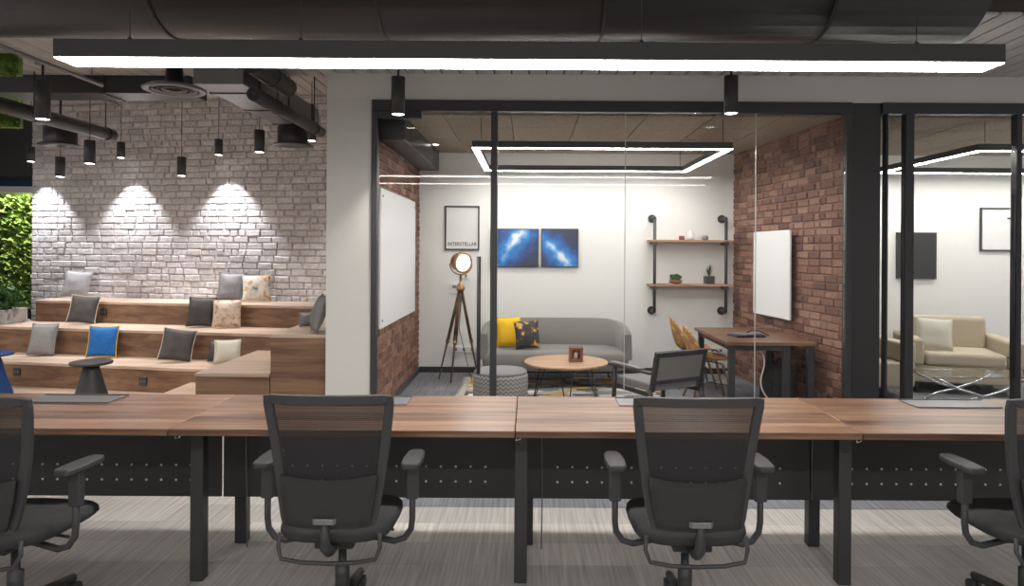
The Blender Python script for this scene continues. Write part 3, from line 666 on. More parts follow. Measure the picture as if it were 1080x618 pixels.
# ================================================================== DESKS
ZT = 0.74; YF, YK = 2.865, 3.555
joints = [-4.43, -2.97, -1.51, -0.05, 1.41, 2.87]
for i in range(5):
    x0, x1 = joints[i]+0.002, joints[i+1]-0.002; cx = (x0+x1)/2
    where = ['at the far left picture edge', 'between the leftmost and centre chairs', 'behind the centre mesh chair', 'behind the right mesh chair', 'at the right picture edge'][i]
    dsk = thing('desk', 'walnut-top desk section on black legs, %s' % where, 'desk', (cx, (YF+YK)/2, 0), 0, 'walnut bench desks in a row')
    hw = (x1-x0)/2; hy = (YK-YF)/2
    MB().box((-hw, -hy, ZT-0.028), (hw, hy, ZT)).build('desktop', M['walnut'], dsk, bevel=0.002, seg=1)
    def fr(s, x): return (x, s)
    MB().box((-hw+0.02, -hy+0.20, ZT-0.075), (hw-0.02, -hy+0.24, ZT-0.029)).build('rail', M['black'], dsk)
    MB().box((-hw+0.02, hy-0.10, ZT-0.075), (hw-0.02, hy-0.06, ZT-0.029)).build('rail', M['black'], dsk)
    # perforated modesty panel, light through its holes painted as white discs
    pz0, pz1, py = 0.27, ZT-0.076, hy-0.17
    light_dots = MB().box((-hw+0.005, py, pz0), (hw-0.005, py+0.016, pz1)); nf = len(light_dots.f); xx = -hw+0.2
    while xx < hw-0.12:
        for zz in (0.352, 0.426): light_dots.lathe([(0.0001, 0.0015), (0.006, 0.0015), (0.006, -0.001)], (xx, py-0.0002, zz), 8, R=Matrix.Rotation(PI/2, 3, 'X'))
        xx += 0.0735
    po = light_dots.build('modesty_panel', M['black_plastic'], dsk); po.data.materials.append(M['white'])
    for p_ in po.data.polygons[nf:]: p_.material_index = 1
    # front and back leg at the left joint
    lx = -hw+0.022
    for (yy, ox) in ((-hy+0.235, 0.0), (hy-0.055, 0.03)):
        MB().box((lx-0.029+ox, yy-0.029, 0.0), (lx+0.029+ox, yy+0.029, ZT-0.03)).build('leg', M['black'], dsk, bevel=0.004)
    MB().box((lx-0.02, -hy+0.27, ZT-0.09), (lx+0.02, hy-0.09, ZT-0.031)).build('cross_beam', M['black'], dsk)
    # cable flap in the top near the back edge
    fl_ = MB().box((-0.23, hy-0.215, ZT+0.0005), (0.19, hy-0.035, ZT+0.006)).build('cable_flap', M['grey_metal'], dsk, bevel=0.002, seg=1)
    MB().box((-0.23, hy-0.06, ZT+0.0062), (0.19, hy-0.045, ZT+0.009)).build('brush_strip', M['black'], fl_)
    hk = MB().tube([(-hw+0.02, -hy+0.06, ZT-0.03), (-hw+0.02, -hy+0.06, ZT-0.05), (-hw-0.0, -hy+0.06, ZT-0.055), (-hw-0.04+0.02, -hy+0.06, ZT-0.045), (-hw-0.02+0.005, -hy+0.06, ZT-0.031)][:3]+[(-hw+0.005, -hy+0.06, ZT-0.032)], 0.004, 6)
    hk.build('cable_clip', M['chrome'], dsk)
    MB().tube([(lx+0.10, py-0.01, ZT-0.08), (lx+0.098, py-0.012, 0.5), (lx+0.103, py-0.008, 0.27), (lx+0.10, py+0.0, 0.02)], 0.003, 6).build('hanging_cable', M['grey_metal'], dsk)

# ================================================================== OFFICE CHAIR
def office_chair():
    t = thing('office_chair', 'x', 'office chair', (0,0,0), 0, 'black mesh office chairs at the desks')
    # star base
    hub = MB().lathe([(0.045, 0.055), (0.05, 0.10), (0.035, 0.125)]).build('hub', M['black_plastic'], t)
    for k in range(5):
        a = PI/2+2*PI*k/5; d = Vector((math.cos(a), math.sin(a), 0))
        MB().tube([d*0.03+Vector((0,0,0.095)), d*0.16+Vector((0,0,0.09)), d*0.30+Vector((0,0,0.072))], [0.026, 0.022, 0.017], 8).build('base_arm', M['black_plastic'], t)
        c = MB(); q = Vector((-d.y, d.x, 0)); R = Matrix(((d.x, 0, q.x), (d.y, 0, q.y), (0, 1, 0))) if False else Matrix.Rotation(a, 3, 'Z') @ Matrix.Rotation(PI/2, 3, 'X')
        for s in (-0.02, 0.006): c.lathe([(0.012, 0.0), (0.027, 0.0), (0.027, 0.014), (0.012, 0.014)], d*0.30+Vector((0,0,0.028))-q*s, 16, R=R)
        c.tube([d*0.30+Vector((0,0,0.03)), d*0.30+Vector((0,0,0.07))], 0.008, 8); c.build('caster', M['black_plastic'], t)
    MB().lathe([(0.028, 0.12), (0.028, 0.24), (0.016, 0.245), (0.016, 0.36)]).build('gas_lift', M['black'], t)
    # tilt mechanism
    m_ = MB().box((-0.075, -0.13, 0.355), (0.075, 0.10, 0.395)).box((-0.14, -0.06, 0.39), (0.14, -0.02, 0.408)).box((-0.14, 0.06, 0.39), (0.14, 0.10, 0.408))
    m_.build('tilt_mechanism', M['black_plastic'], t, bevel=0.008)
    MB().tube([(0.07, 0.02, 0.378), (0.17, 0.03, 0.372), (0.20, 0.03, 0.368)], 0.006, 8).build('lever', M['black_plastic'], t)
    # seat: rounded cushion
    s = MB(); prof = []; n = 28
    def sup(a, ax, ay, e=3.4): 
        c, q = math.cos(a), math.sin(a); return (math.copysign(abs(c)**(2/e), c)*ax, math.copysign(abs(q)**(2/e), q)*ay)
    rings = [(0.80, 0.402), (0.96, 0.406), (1.0, 0.422), (0.99, 0.440), (0.93, 0.452), (0.6, 0.456), (0.02, 0.450)]
    vs = []
    for k_, z in rings:
        for i in range(n):
            x, y = sup(2*PI*i/n, 0.222*k_, 0.23*k_)
            zz = z - (0.02*max(0, y-0.12)/0.1 if z > 0.42 else 0)
            vs.append((x, y+0.03, zz))
    s.add(vs, [(j*n+i, j*n+(i+1) % n, (j+1)*n+(i+1) % n, (j+1)*n+i) for j in range(len(rings)-1) for i in range(n)], True)
    s.f.append(list(range(n-1, -1, -1))); s.sm.append(False); s.f.append([(len(rings)-1)*n+i for i in range(n)]); s.sm.append(True)
    s.build('seat', M['chair_fabric'], t)
    # tubular frame below the seat
    MB().tube([(-0.185, -0.18, 0.44), (-0.19, -0.185, 0.39), (-0.175, -0.20, 0.352), (-0.10, -0.20, 0.338), (0, -0.20, 0.334), (0.10, -0.20, 0.338), (0.175, -0.20, 0.352), (0.19, -0.185, 0.39), (0.185, -0.18, 0.44)], 0.008, 8).build('seat_frame', M['black'], t)
    # backrest: curved mesh in a trapezoid frame
    def bp(u, v):             # u -1..1 across, v 0..1 up
        w = 0.168+0.072*v**0.8; return Vector((u*w, -0.215-0.02*v*v+0.030*(1-u*u)*-1+0.03-0.035*math.sin(PI*v)*-0.5, 0.475+0.485*v))
    loop = []
    N = 14
    r_c = 0.10
    for i in range(N+1): loop.append((-1, i/N))
    for i in range(1, N): loop.append((-1+2*i/N, 1))
    for i in range(N+1): loop.append((1, 1-i/N))
    for i in range(1, N): loop.append((1-2*i/N, 0))
    pts = []
    for u, v in loop:
        cu, cv = abs(u), abs(v-0.5)*2
        if cu > 0.9 and cv > 0.88: u *= 0.985; v = 0.5+(v-0.5)*0.985
        pts.append(bp(u, v))
    fr = MB()
    m = len(pts); sec = [(-0.017, -0.011), (0.017, -0.011), (0.017, 0.011), (-0.017, 0.011)]
    vs = []
    cen = sum(pts, Vector())/m
    for i, p_ in enumerate(pts):
        tn = (pts[(i+1) % m]-pts[i-1]).normalized(); q = Vector((0, 1, 0)); inn = tn.cross(q).normalized()
        if inn.dot(cen-p_) < 0: inn = -inn
        for a, b in sec: vs.append(p_+inn*(a+0.012)+q*b)
    fr.add(vs, [(i*4+k, i*4+(k+1) % 4, ((i+1) % m)*4+(k+1) % 4, ((i+1) % m)*4+k) for i in range(m) for k in range(4)])
    fr.build('back_frame', M['black_plastic'], t, bevel=0.004, seg=2)
    g_ = MB(); NU, NV = 12, 16
    g_.add([bp((-1+2*i/NU)*0.93, 0.03+0.94*j/NV) for j in range(NV+1) for i in range(NU+1)],
           [(j*(NU+1)+i, j*(NU+1)+i+1, (j+1)*(NU+1)+i+1, (j+1)*(NU+1)+i) for j in range(NV) for i in range(NU)], True)
    g_.build('back_mesh', M['mesh'], t)
    # lumbar shell over the lower third, behind the mesh
    lb = MB(); vs = []
    for side in (0, 1):
        for j in range(7):
            for i in range(9):
                u = (-1+2*i/8)*0.90; v = 0.02+0.34*j/6; q = bp(u, v); arch = -0.028 if side == 0 else -0.014
                vs.append(q+Vector((0, arch-0.004*(1-u*u), 0.018*(u*u)*(1 if j == 6 else 0))))
    fs = []
    for j in range(6):
        for i in range(8):
            a = j*9+i; fs.append((a, a+1, a+10, a+9)); b = a+63; fs.append((b+9, b+10, b+1, b))
    for i in range(8): fs += [(i+1, i, i+63, i+64), (54+i, 55+i, 55+i+63, 54+i+63)]
    for j in range(6): fs += [(j*9, j*9+9, j*9+9+63, j*9+63), (j*9+17, j*9+8, j*9+8+63, j*9+17+63)]
    lb.add(vs, fs, True); lb.build('lumbar_shell', M['chair_fabric'], t)
    MB().prism([(-0.035, -0.262), (0.035, -0.262), (0.045, -0.25), (-0.045, -0.25)], 0.500, 0.522).build('maker_plate', M['grey_metal'], t, bevel=0.003)
    MB().tube([(0, -0.10, 0.375), (0, -0.19, 0.380), (0, -0.236, 0.41), (0, -0.240, 0.50)], [0.026, 0.024, 0.020, 0.016], 10).build('back_spine', M['black_plastic'], t)
    for s in (-1, 1):
        prof = [(-0.12, 0.026), (-0.10, 0.036), (-0.02, 0.040), (0.06, 0.034), (0.085, 0.020)]
        ap = MB().prism([(s*0.285-h_, y) for y, h_ in prof]+[(s*0.285+h_, y) for y, h_ in prof[::-1]], 0.655, 0.680)
        ap.build('arm_pad', M['black_plastic'], t, bevel=0.008, seg=3)
        MB().box((s*0.285-0.024, -0.055, 0.52), (s*0.285+0.024, -0.022, 0.654)).build('arm_sleeve', M['black_plastic'], t, bevel=0.006)
        MB().tube([(s*0.285, -0.04, 0.56), (s*0.285, -0.04, 0.44), (s*0.280, -0.04, 0.40), (s*0.255, -0.04, 0.365), (s*0.215, -0.04, 0.352), (s*0.12, -0.04, 0.372), (s*0.06, -0.04, 0.376)], 0.0125, 10).build('arm_support', M['black_plastic'], t)
    return t
ch = office_chair()
spots = [(-0.735, 2.73, 0.0, 'black mesh office chair in the centre, left of the walkway gap'), (0.632, 2.72, 0.0, 'black mesh office chair right of centre, in front of the armchair'),
         (-1.99, 2.66, -0.10, 'black mesh office chair cut by the left picture edge'), (2.0, 2.73, 0.05, 'black mesh office chair cut by the right picture edge')]
for i, (x, y, a, lab) in enumerate(spots):
    o = ch if i == 0 else copy_tree(ch)
    o.location = (x, y, 0); o.rotation_euler = (0, 0, a); o['label'] = lab

# ================================================================== OFFICE: LAMP, POSTER, ART, BOARD
pm = thing('rectangular_pendant_lamp', 'glowing rectangular loop pendant hanging in the glass office', 'pendant lamp', (0.66, 7.02, 2.42), 0, 'rectangular loop pendants')
hx, hy_ = 1.17, 0.87
for (a, b) in (((-hx, -hy_-0.03), (hx, -hy_+0.03)), ((-hx, hy_-0.03), (hx, hy_+0.03)), ((-hx-0.0, -hy_+0.031), (-hx+0.06, hy_-0.031)), ((hx-0.06, -hy_+0.031), (hx, hy_-0.031))):
    MB().box((a[0], a[1], 0.0), (b[0], b[1], 0.06)).build('housing', M['lamp_body'], pm, bevel=0.002, seg=1)
    MB().box((a[0]+0.002, a[1]+0.002, -0.003), (b[0]-0.002, b[1]-0.002, -0.0002)).build('diffuser', M['led_room'], pm)
for sx in (-hx+0.08, hx-0.08):
    for sy in (-hy_, hy_): MB().tube([(sx, sy, 0.075), (sx, sy, 0.269)], 0.003, 6).build('wire', M['black'], pm)
p2 = copy_tree(pm); p2.location = (5.2, 7.02, 2.42); p2['label'] = 'unseen copy of the loop pendant, added to light the neighbouring office at right'  # unseen duplicate, added to give the next office light
a = P(453, 158, 7.7)
sl = thing('recessed_spotlight', 'small round spotlight set in the wood ceiling beside the brick', 'spotlight', (a.x+0.06, 7.7, 2.688))
MB().lathe([(0.03, -0.004), (0.05, -0.004), (0.05, 0.0), (0.03, 0.0)], ring=True).build('ring', M['white'], sl); MB().lathe([(0.0001, -0.002), (0.03, -0.002), (0.03, 0.0)][::-1]).build('lens', M['lens'], sl)

def poster(x0, y0, x1, y1, txt, label, Y=YB):
    a = P(x0, y0, Y-0.02); b = P(x1, y1, Y-0.02); w_, h_ = b.x-a.x, a.z-b.z
    t = thing('framed_poster', label, 'poster', ((a.x+b.x)/2, Y-0.001, (a.z+b.z)/2), 0, 'framed lettering posters')
    MB().box((-w_/2+0.015, -0.012, -h_/2+0.015), (w_/2-0.015, -0.002, h_/2-0.015)).build('print', M['paper'], t)
    f = MB()
    for q in (((-w_/2, -h_/2), (w_/2, -h_/2+0.018)), ((-w_/2, h_/2-0.018), (w_/2, h_/2)), ((-w_/2, -h_/2+0.018), (-w_/2+0.018, h_/2-0.018)), ((w_/2-0.018, -h_/2+0.018), (w_/2, h_/2-0.018))):
        f.box((q[0][0], -0.025, q[0][1]), (q[1][0], 0.0, q[1][1]))
    f.build('frame', M['black'], t)
    if txt:
        cu = bpy.data.curves.new('lettering', 'FONT'); cu.body = txt; cu.size = 0.085; cu.align_x = 'CENTER'; cu.extrude = 0.001; cu.offset = 0.0018; cu.space_character = 1.12
        cu.materials.append(M['text']); to = bpy.data.objects.new('lettering', cu); COL.objects.link(to); to.parent = t
        to.rotation_euler = (PI/2, 0, 0); to.location = (0, -0.0135, -h_/2+0.055); bpy.context.view_layer.update()
        dg = bpy.context.evaluated_depsgraph_get(); me = bpy.data.meshes.new_from_object(to.evaluated_get(dg)); tm = bpy.data.objects.new('lettering', me); COL.objects.link(tm)
        tm.parent = t; tm.rotation_euler = to.rotation_euler; tm.location = to.location; dim = max(v.co.x for v in me.vertices)-min(v.co.x for v in me.vertices)
        bpy.data.objects.remove(to); to = tm; to.name = 'lettering'
        s = (w_-0.07)/max(0.01, dim); to.scale = (s, min(1.0, s*1.25), 1)
poster(469, 217, 505.5, 264, 'INTERSTELLAR', 'black-framed white poster with a line of lettering, behind the tripod lamp')
poster(1034, 219, 1070, 265, '', 'thin-framed pale poster on the neighbouring office wall')
def art(x0, y0, x1, y1, m, label, bord='black'):
    a = P(x0, y0, YB-0.03); b = P(x1, y1, YB-0.03); w_, h_ = b.x-a.x, a.z-b.z
    t = thing('wall_picture', label, 'picture', ((a.x+b.x)/2, YB-0.001, (a.z+b.z)/2), 0, 'pictures on the office walls')
    MB().box((-w_/2, -0.03, -h_/2), (w_/2, 0, h_/2)).build('stretcher', M['black'], t, bevel=0.003)
    MB().box((-w_/2+0.012, -0.033, -h_/2+0.012), (w_/2-0.012, -0.0305, h_/2-0.012)).build('print', m, t)
art(517, 241, 568, 282, nebula('space_print_one', 0.03, 0.12, -0.61, 0.30, (0.80, 0.78, 0.80)), 'blue space picture with a pale diagonal streak, left of the pair')
art(570.7, 241, 610, 282, nebula('space_print_two', 0.02, -0.10, 0.80, 0.24, (0.75, 0.80, 0.85)), 'blue space picture with light rising at the bottom, right of the pair')
art(946, 245, 988, 294, M['duct'], 'dark wide picture on the neighbouring office wall')
wbd = thing('whiteboard', 'large frameless whiteboard on the left red brick wall', 'whiteboard', (-1.325, 7.0, 1.42))
MB().box((0, -0.95, -0.63), (0.018, 0.91, 0.63)).build('panel', M['board'], wbd, bevel=0.003)
for yy in (-0.88, 0.84):
    for zz in (-0.56, 0.56): MB().tube([(0.018, yy, zz), (0.026, yy, zz)], 0.012, 12).build('standoff', M['chrome'], wbd)
wb2 = thing('whiteboard', 'pale board on the right brick wall above the dark desk', 'whiteboard', (2.600, 7.20, 1.27), 0)
ang = math.atan2(ud.y, ud.x)-PI/2
wb2.rotation_euler = (0, 0, ang)
MB().box((-0.045, -0.42, -0.45), (-0.025, 0.42, 0.45)).build('panel', M['board'], wb2, bevel=0.003)
for zz in (-0.3, 0.3): MB().box((-0.025, -0.35, zz-0.02), (0.0, 0.35, zz+0.02)).build('bracket', M['black'], wb2)

def wall_box(px, py, w_, h_, name, label, cat, det):
    p = P(px, py, YB-0.01); t = thing(name, label, cat, (p.x, YB-0.001, p.z))
    MB().box((-w_/2, -0.02, -h_/2), (w_/2, 0, h_/2)).build('plate', M['white'], t, bevel=0.004)
    for dx, dz, dw, dh in det: MB().box((dx-dw/2, -0.024, dz-dh/2), (dx+dw/2, -0.0205, dz+dh/2)).build('insert', M['grey_metal'], t)
wall_box(480, 304, 0.12, 0.13, 'thermostat', 'white thermostat box on the wall behind the tripod lamp', 'thermostat', [(-0.005, 0.02, 0.05, 0.035)])
wall_box(489, 291, 0.14, 0.07, 'switch_plate', 'white switch plate just above the thermostat', 'switch', [(-0.03, 0, 0.025, 0.035), (0.03, 0, 0.025, 0.035)])
wall_box(490, 368.5, 0.34, 0.075, 'socket_strip', 'white socket strip low on the wall behind the tripod lamp', 'socket', [(-0.1, 0, 0.03, 0.03), (0.0, 0, 0.03, 0.03), (0.1, 0, 0.03, 0.03)])
wall_box(757, 369.5, 0.24, 0.075, 'socket_strip', 'white socket strip on the wall under the dark desk', 'socket', [(-0.06, 0, 0.03, 0.03), (0.04, 0, 0.03, 0.03)])
wall_box(770, 398, 0.10, 0.16, 'socket_box', 'white socket box low at the right wall corner under desk', 'socket', [(0, 0.03, 0.03, 0.03), (0, -0.04, 0.03, 0.03)])

# ---- tripod searchlight
tl = thing('tripod_floor_lamp', 'brass searchlight floor lamp on dark wooden tripod legs', 'floor lamp', (-0.80, 7.72, 0))
apex = Vector((0.04, 0, 1.10))
feet = [(-0.22, 0.10, 0.0), (-0.05, -0.16, 0.0), (0.24, 0.12, 0.0)]
for f_ in feet:
    f_ = Vector(f_); d = (apex-f_)
    lg = MB(); side = Vector((-d.y, d.x, 0)).normalized()*0.014
    lg.tube([f_+d*0.02, f_+d*0.5], [0.007, 0.014], 6)
    l2 = lg.build('leg', M['dark_wood'], tl)
    up_ = MB().tube([f_+d*0.42+side, apex-d*0.05+side], 0.012, 6).tube([f_+d*0.42-side, apex-d*0.05-side], 0.012, 6)
    up_.build('leg_upper', M['dark_wood'], tl)
    MB().tube([f_+d*0.40, f_+d*0.44], 0.022, 8).build('leg_clamp', M['brass'], tl)
MB().lathe([(0.045, 1.04), (0.05, 1.07), (0.03, 1.12), (0.014, 1.13), (0.014, 1.22)], (0.04, 0, 0)).build('head_joint', M['brass'], tl)
yk = MB(); yk.tube([Vector((0.04+0.125*math.cos(a), 0, 1.345+0.125*math.sin(a))) for a in [PI+PI*i/12 for i in range(13)]], 0.008, 8); yk.build('yoke', M['brass'], tl)
hd = Vector((0.62, -0.75, -0.12)).normalized(); Rz = hd.to_track_quat('Z', 'Y').to_matrix()
MB().lathe([(0.03, -0.11), (0.075, -0.10), (0.10, -0.06), (0.105, 0.03), (0.118, 0.035), (0.118, 0.055), (0.104, 0.06), (0.100, 0.045), (0.0001, 0.045)], (0.04, 0, 1.36), 28, R=Rz).build('lamp_head', M['brass'], tl)
MB().lathe([(0.098, 0.047), (0.098, 0.053), (0.0001, 0.060)], (0.04, 0, 1.36), 28, R=Rz).build('lens', M['lamp_front'], tl)
MB().box((0.02, -0.03, 1.455), (0.07, 0.03, 1.48)).build('top_vent', M['brass'], tl, bevel=0.005)
MB().tube([(0.06, 0.02, 1.1), (0.02, 0.05, 0.6), (0.10, 0.08, 0.25), (0.16, 0.10, 0.02)], 0.004, 6).build('power_cord', M['black'], tl)

# ---- sofa
sf = thing('sofa', 'grey two-seat sofa with a curved wraparound back', 'sofa', (0.31, 7.85, 0))
mb = MB(); pts = []; n = 40
for i in range(n+1):
    t_ = i/n; a = PI*(1-t_)
    c_, s_ = math.cos(a), math.sin(a)
    x = math.copysign(abs(c_)**0.42, c_)*0.79; y = -0.36+abs(s_)**0.55*0.66
    pts.append((x, y, s_))
vs = []
prof = [(-0.045, 0.32), (-0.05, 0.36), (-0.04, 0.97), (0.0, 1.0), (0.04, 0.97), (0.05, 0.36), (0.045, 0.32)]
for i, (x, y, s_) in enumerate(pts):
    q = Vector((pts[min(i+1, n)][0]-pts[max(i-1, 0)][0], pts[min(i+1, n)][1]-pts[max(i-1, 0)][1], 0)).normalized(); nn = Vector((q.y, -q.x, 0))
    top = 0.58+0.12*min(1, s_**0.5*1.1)
    for o_, hz in prof:
        z = 0.30 if hz < 0.34 else (0.34 if hz < 0.5 else top*hz+(1-hz)*0.4)
        vs.append(Vector((x, y, z))+nn*o_+Vector((0, 0.05*(z-0.3) if s_ > 0.4 else 0, 0)))
m = len(prof)
mb.add(vs, [(i*m+k, i*m+(k+1) % m, (i+1)*m+(k+1) % m, (i+1)*m+k) for i in range(n) for k in range(m)], True)
mb.f.append(list(range(m-1, -1, -1))); mb.sm.append(False); mb.f.append([n*m+k for k in range(m)]); mb.sm.append(False)
mb.build('backrest', M['sofa'], sf, bevel=0)
st = MB(); vs = []; nn_ = 32; rings = [(0.95, 0.19), (0.99, 0.21), (1.0, 0.29), (0.985, 0.36), (0.94, 0.388), (0.5, 0.395), (0.02, 0.395)]
for k_, z in rings:
    for i in range(nn_):
        a = 2*PI*i/nn_; c_, s_ = math.cos(a), math.sin(a)
        vs.append((math.copysign(abs(c_)**0.35, c_)*0.82*(k_ if k_ > 0.9 else k_), -0.10+math.copysign(abs(s_)**0.5, s_)*0.385*k_, z))
st.add(vs, [(j*nn_+i, j*nn_+(i+1) % nn_, (j+1)*nn_+(i+1) % nn_, (j+1)*nn_+i) for j in range(len(rings)-1) for i in range(nn_)], True)
st.f.append(list(range(nn_-1, -1, -1))); st.sm.append(False); st.f.append([(len(rings)-1)*nn_+i for i in range(nn_)]); st.sm.append(True)
st.build('seat', M['sofa'], sf)
for sx in (-0.62, 0.62):
    for sy in (-0.38, 0.16): MB().tube([(sx*1.04, sy, 0.014), (sx, sy, 0.20)], [0.012, 0.020], 8).build('leg', M['black'], sf)
cushion(537, 373, 7.76, 25, 30, 'yellow', 'bright yellow cushion on the grey sofa', -0.15, 0.25, -0.05, zb=0.395, t=0.13)
cushion(558, 373, 7.60, 26, 28, 'floral_dark', 'black cushion with orange flowers beside the yellow one', 0.25, 0.3, -0.03, zb=0.395, t=0.11)
cushion(526.5, 373, 7.90, 17, 27, 'dark_fabric', 'dark cushion peeking out behind the yellow one', -0.5, 0.2, 0.0, zb=0.395, t=0.09)

# ---- rug
rg = thing('rug', 'patchwork rug of grey, cream and yellow pieces under the coffee table', 'rug', (0.35, 7.1, 0.0))
MB().box((-1.0, -1.0, 0.0), (1.05, 0.95, 0.006)).build('pile', M['rug'], rg)
fg = MB(); k = -0.98
while k < 0.95:
    fg.tube([(-1.0, k, 0.006), (-1.05, k+random.uniform(-0.01, 0.01), 0.005), (-1.09, k+random.uniform(-0.02, 0.02), 0.004)], 0.004, 5); k += 0.028
fg.build('fringe', M['fringe'], rg)

# ---- coffee table with hairpin legs
ct = thing('coffee_table', 'round wooden coffee table on black hairpin legs', 'coffee table', (0.38, 6.72, 0.006))
MB().lathe([(0.405, 0.385), (0.412, 0.392), (0.412, 0.402), (0.406, 0.408)], n=56).build('top', M['table_wood'], ct)
for k in range(3):
    a = 2*PI*k/3+0.5; d = Vector((math.cos(a), math.sin(a), 0)); q = Vector((-d.y, d.x, 0))
    f_ = d*0.36
    for s in (-1,):
        MB().tube([d*0.24+q*0.07+Vector((0,0,0.384)), f_+q*0.010+Vector((0,0,0.012)), f_+Vector((0,0,0.006)), f_-q*0.010+Vector((0,0,0.012)), d*0.24-q*0.07+Vector((0,0,0.384))], 0.006, 8).build('hairpin_leg', M['black'], ct)
a = P(608, 380, 6.70)
ln = thing('candle_lantern', 'small brown wooden candle lantern on the coffee table', 'lantern', (a.x, 6.70, 0.42))
mb = MB(); w_ = 0.055
for sx in (-1, 1):
    for sy in (-1, 1): mb.box((sx*w_-0.012, sy*w_*0.8-0.012, 0), (sx*w_+0.012, sy*w_*0.8+0.012, 0.13))
mb.box((-w_-0.014, -w_*0.8-0.014, 0), (w_+0.014, w_*0.8+0.014, 0.018)).box((-w_-0.014, -w_*0.8-0.014, 0.115), (w_+0.014, w_*0.8+0.014, 0.135))
mb.box((-w_, 0.035, 0.018), (w_, 0.045, 0.115)); mb.build('case', M['terracotta'], ln)
MB().lathe([(0.018, 0.018), (0.018, 0.075), (0.003, 0.08), (0.001, 0.09)]).build('candle', M['cream_fabric'], ln)

# ---- ottoman
M['ott'] = rampnoise('wavy_weave', [(0.42, (0.19, 0.18, 0.17)), (0.50, (0.34, 0.33, 0.31)), (0.62, (0.42, 0.41, 0.39))], 30, rough=0.95, stretch=(1, 1, 2.2))
m_, nt, b_ = newmat('ottoman_weave'); b_.inputs['Roughness'].default_value = 0.95
tc = nt.nodes.new('ShaderNodeTexCoord'); sp = nt.nodes.new('ShaderNodeSeparateXYZ'); nt.links.new(tc.outputs['Object'], sp.inputs[0])
at = nt.nodes.new('ShaderNodeMath'); at.operation = 'ARCTAN2'; nt.links.new(sp.outputs[0], at.inputs[0]); nt.links.new(sp.outputs[1], at.inputs[1])
sn = nt.nodes.new('ShaderNodeMath'); sn.operation = 'MULTIPLY'; sn.inputs[1].default_value = 34; nt.links.new(at.outputs[0], sn.inputs[0])
s1 = nt.nodes.new('ShaderNodeMath'); s1.operation = 'SINE'; nt.links.new(sn.outputs[0], s1.inputs[0])
z1 = nt.nodes.new('ShaderNodeMath'); z1.operation = 'MULTIPLY_ADD'; z1.inputs[1].default_value = 170; nt.links.new(sp.outputs[2], z1.inputs[0])
s2 = nt.nodes.new('ShaderNodeMath'); s2.operation = 'MULTIPLY'; s2.inputs[1].default_value = 1.6; nt.links.new(s1.outputs[0], s2.inputs[0]); nt.links.new(s2.outputs[0], z1.inputs[2])
s3 = nt.nodes.new('ShaderNodeMath'); s3.operation = 'SINE'; nt.links.new(z1.outputs[0], s3.inputs[0])
rr = nt.nodes.new('ShaderNodeValToRGB'); rr.color_ramp.elements[0].color = (0.19, 0.185, 0.175, 1); rr.color_ramp.elements[1].color = (0.36, 0.35, 0.33, 1); rr.color_ramp.elements[1].position = 0.6
nt.links.new(s3.outputs[0], rr.inputs[0]); nt.links.new(rr.outputs[0], b_.inputs['Base Color'])
ot = thing('ottoman', 'round grey woven ottoman with a wavy pattern beside the door post', 'ottoman', (-0.25, 6.36, 0.006))
MB().lathe([(0.22, 0.0), (0.245, 0.02), (0.255, 0.06), (0.255, 0.33), (0.245, 0.355)], n=48).build('body', m_, ot)
MB().lathe([(0.243, 0.354), (0.248, 0.365), (0.235, 0.382), (0.15, 0.392), (0.0001, 0.395)], n=48).build('top_cushion', M['grey_fabric'], ot)

# ---- black framed armchair
ac = thing('lounge_armchair', 'low black-framed armchair with grey sling back and grey arms', 'armchair', (1.22, 6.40, 0.006), 0.50)
MB().box((-0.27, -0.24, 0.24), (0.27, 0.28, 0.31)).build('seat', M['grey_fabric'], ac, bevel=0.02, seg=3)
R = Matrix.Rotation(0.22, 3, 'X'); T = (0, -0.26, 0.27)
MB().box((-0.255, -0.012, 0.08), (0.255, 0.012, 0.325), R, T).build('back_sling', M['sofa'], ac, bevel=0.006)
mb = MB().box((-0.295, -0.02, 0.30), (0.295, 0.02, 0.345), R, T).box((-0.255, -0.018, 0.045), (0.255, 0.018, 0.085), R, T); mb.build('back_rail', M['black'], ac, bevel=0.006)
for s in (-1, 1):
    MB().box((s*0.275-0.02, -0.02, -0.02), (s*0.275+0.02, 0.02, 0.299), R, T).build('back_post', M['black'], ac, bevel=0.004)
    MB().tube([(s*0.30, 0.28, 0.0), (s*0.30, 0.26, 0.405)], 0.022, 8).build('leg', M['black'], ac)
    MB().tube([(s*0.30, -0.34, 0.0), (s*0.29, -0.25, 0.26)], 0.022, 8).build('leg', M['black'], ac)
    MB().box((s*0.305-0.035, -0.30, 0.405), (s*0.305+0.035, 0.33, 0.43)).build('armrest', M['black'], ac, bevel=0.01, seg=3)
    MB().box((s*0.305-0.033, -0.16, 0.431), (s*0.305+0.033, 0.30, 0.446)).build('arm_pad', M['sofa'], ac, bevel=0.007, seg=3)
    MB().box((s*0.29-0.012, -0.24, 0.20), (s*0.29+0.012, 0.27, 0.24)).build('side_rail', M['black'], ac, bevel=0.004)

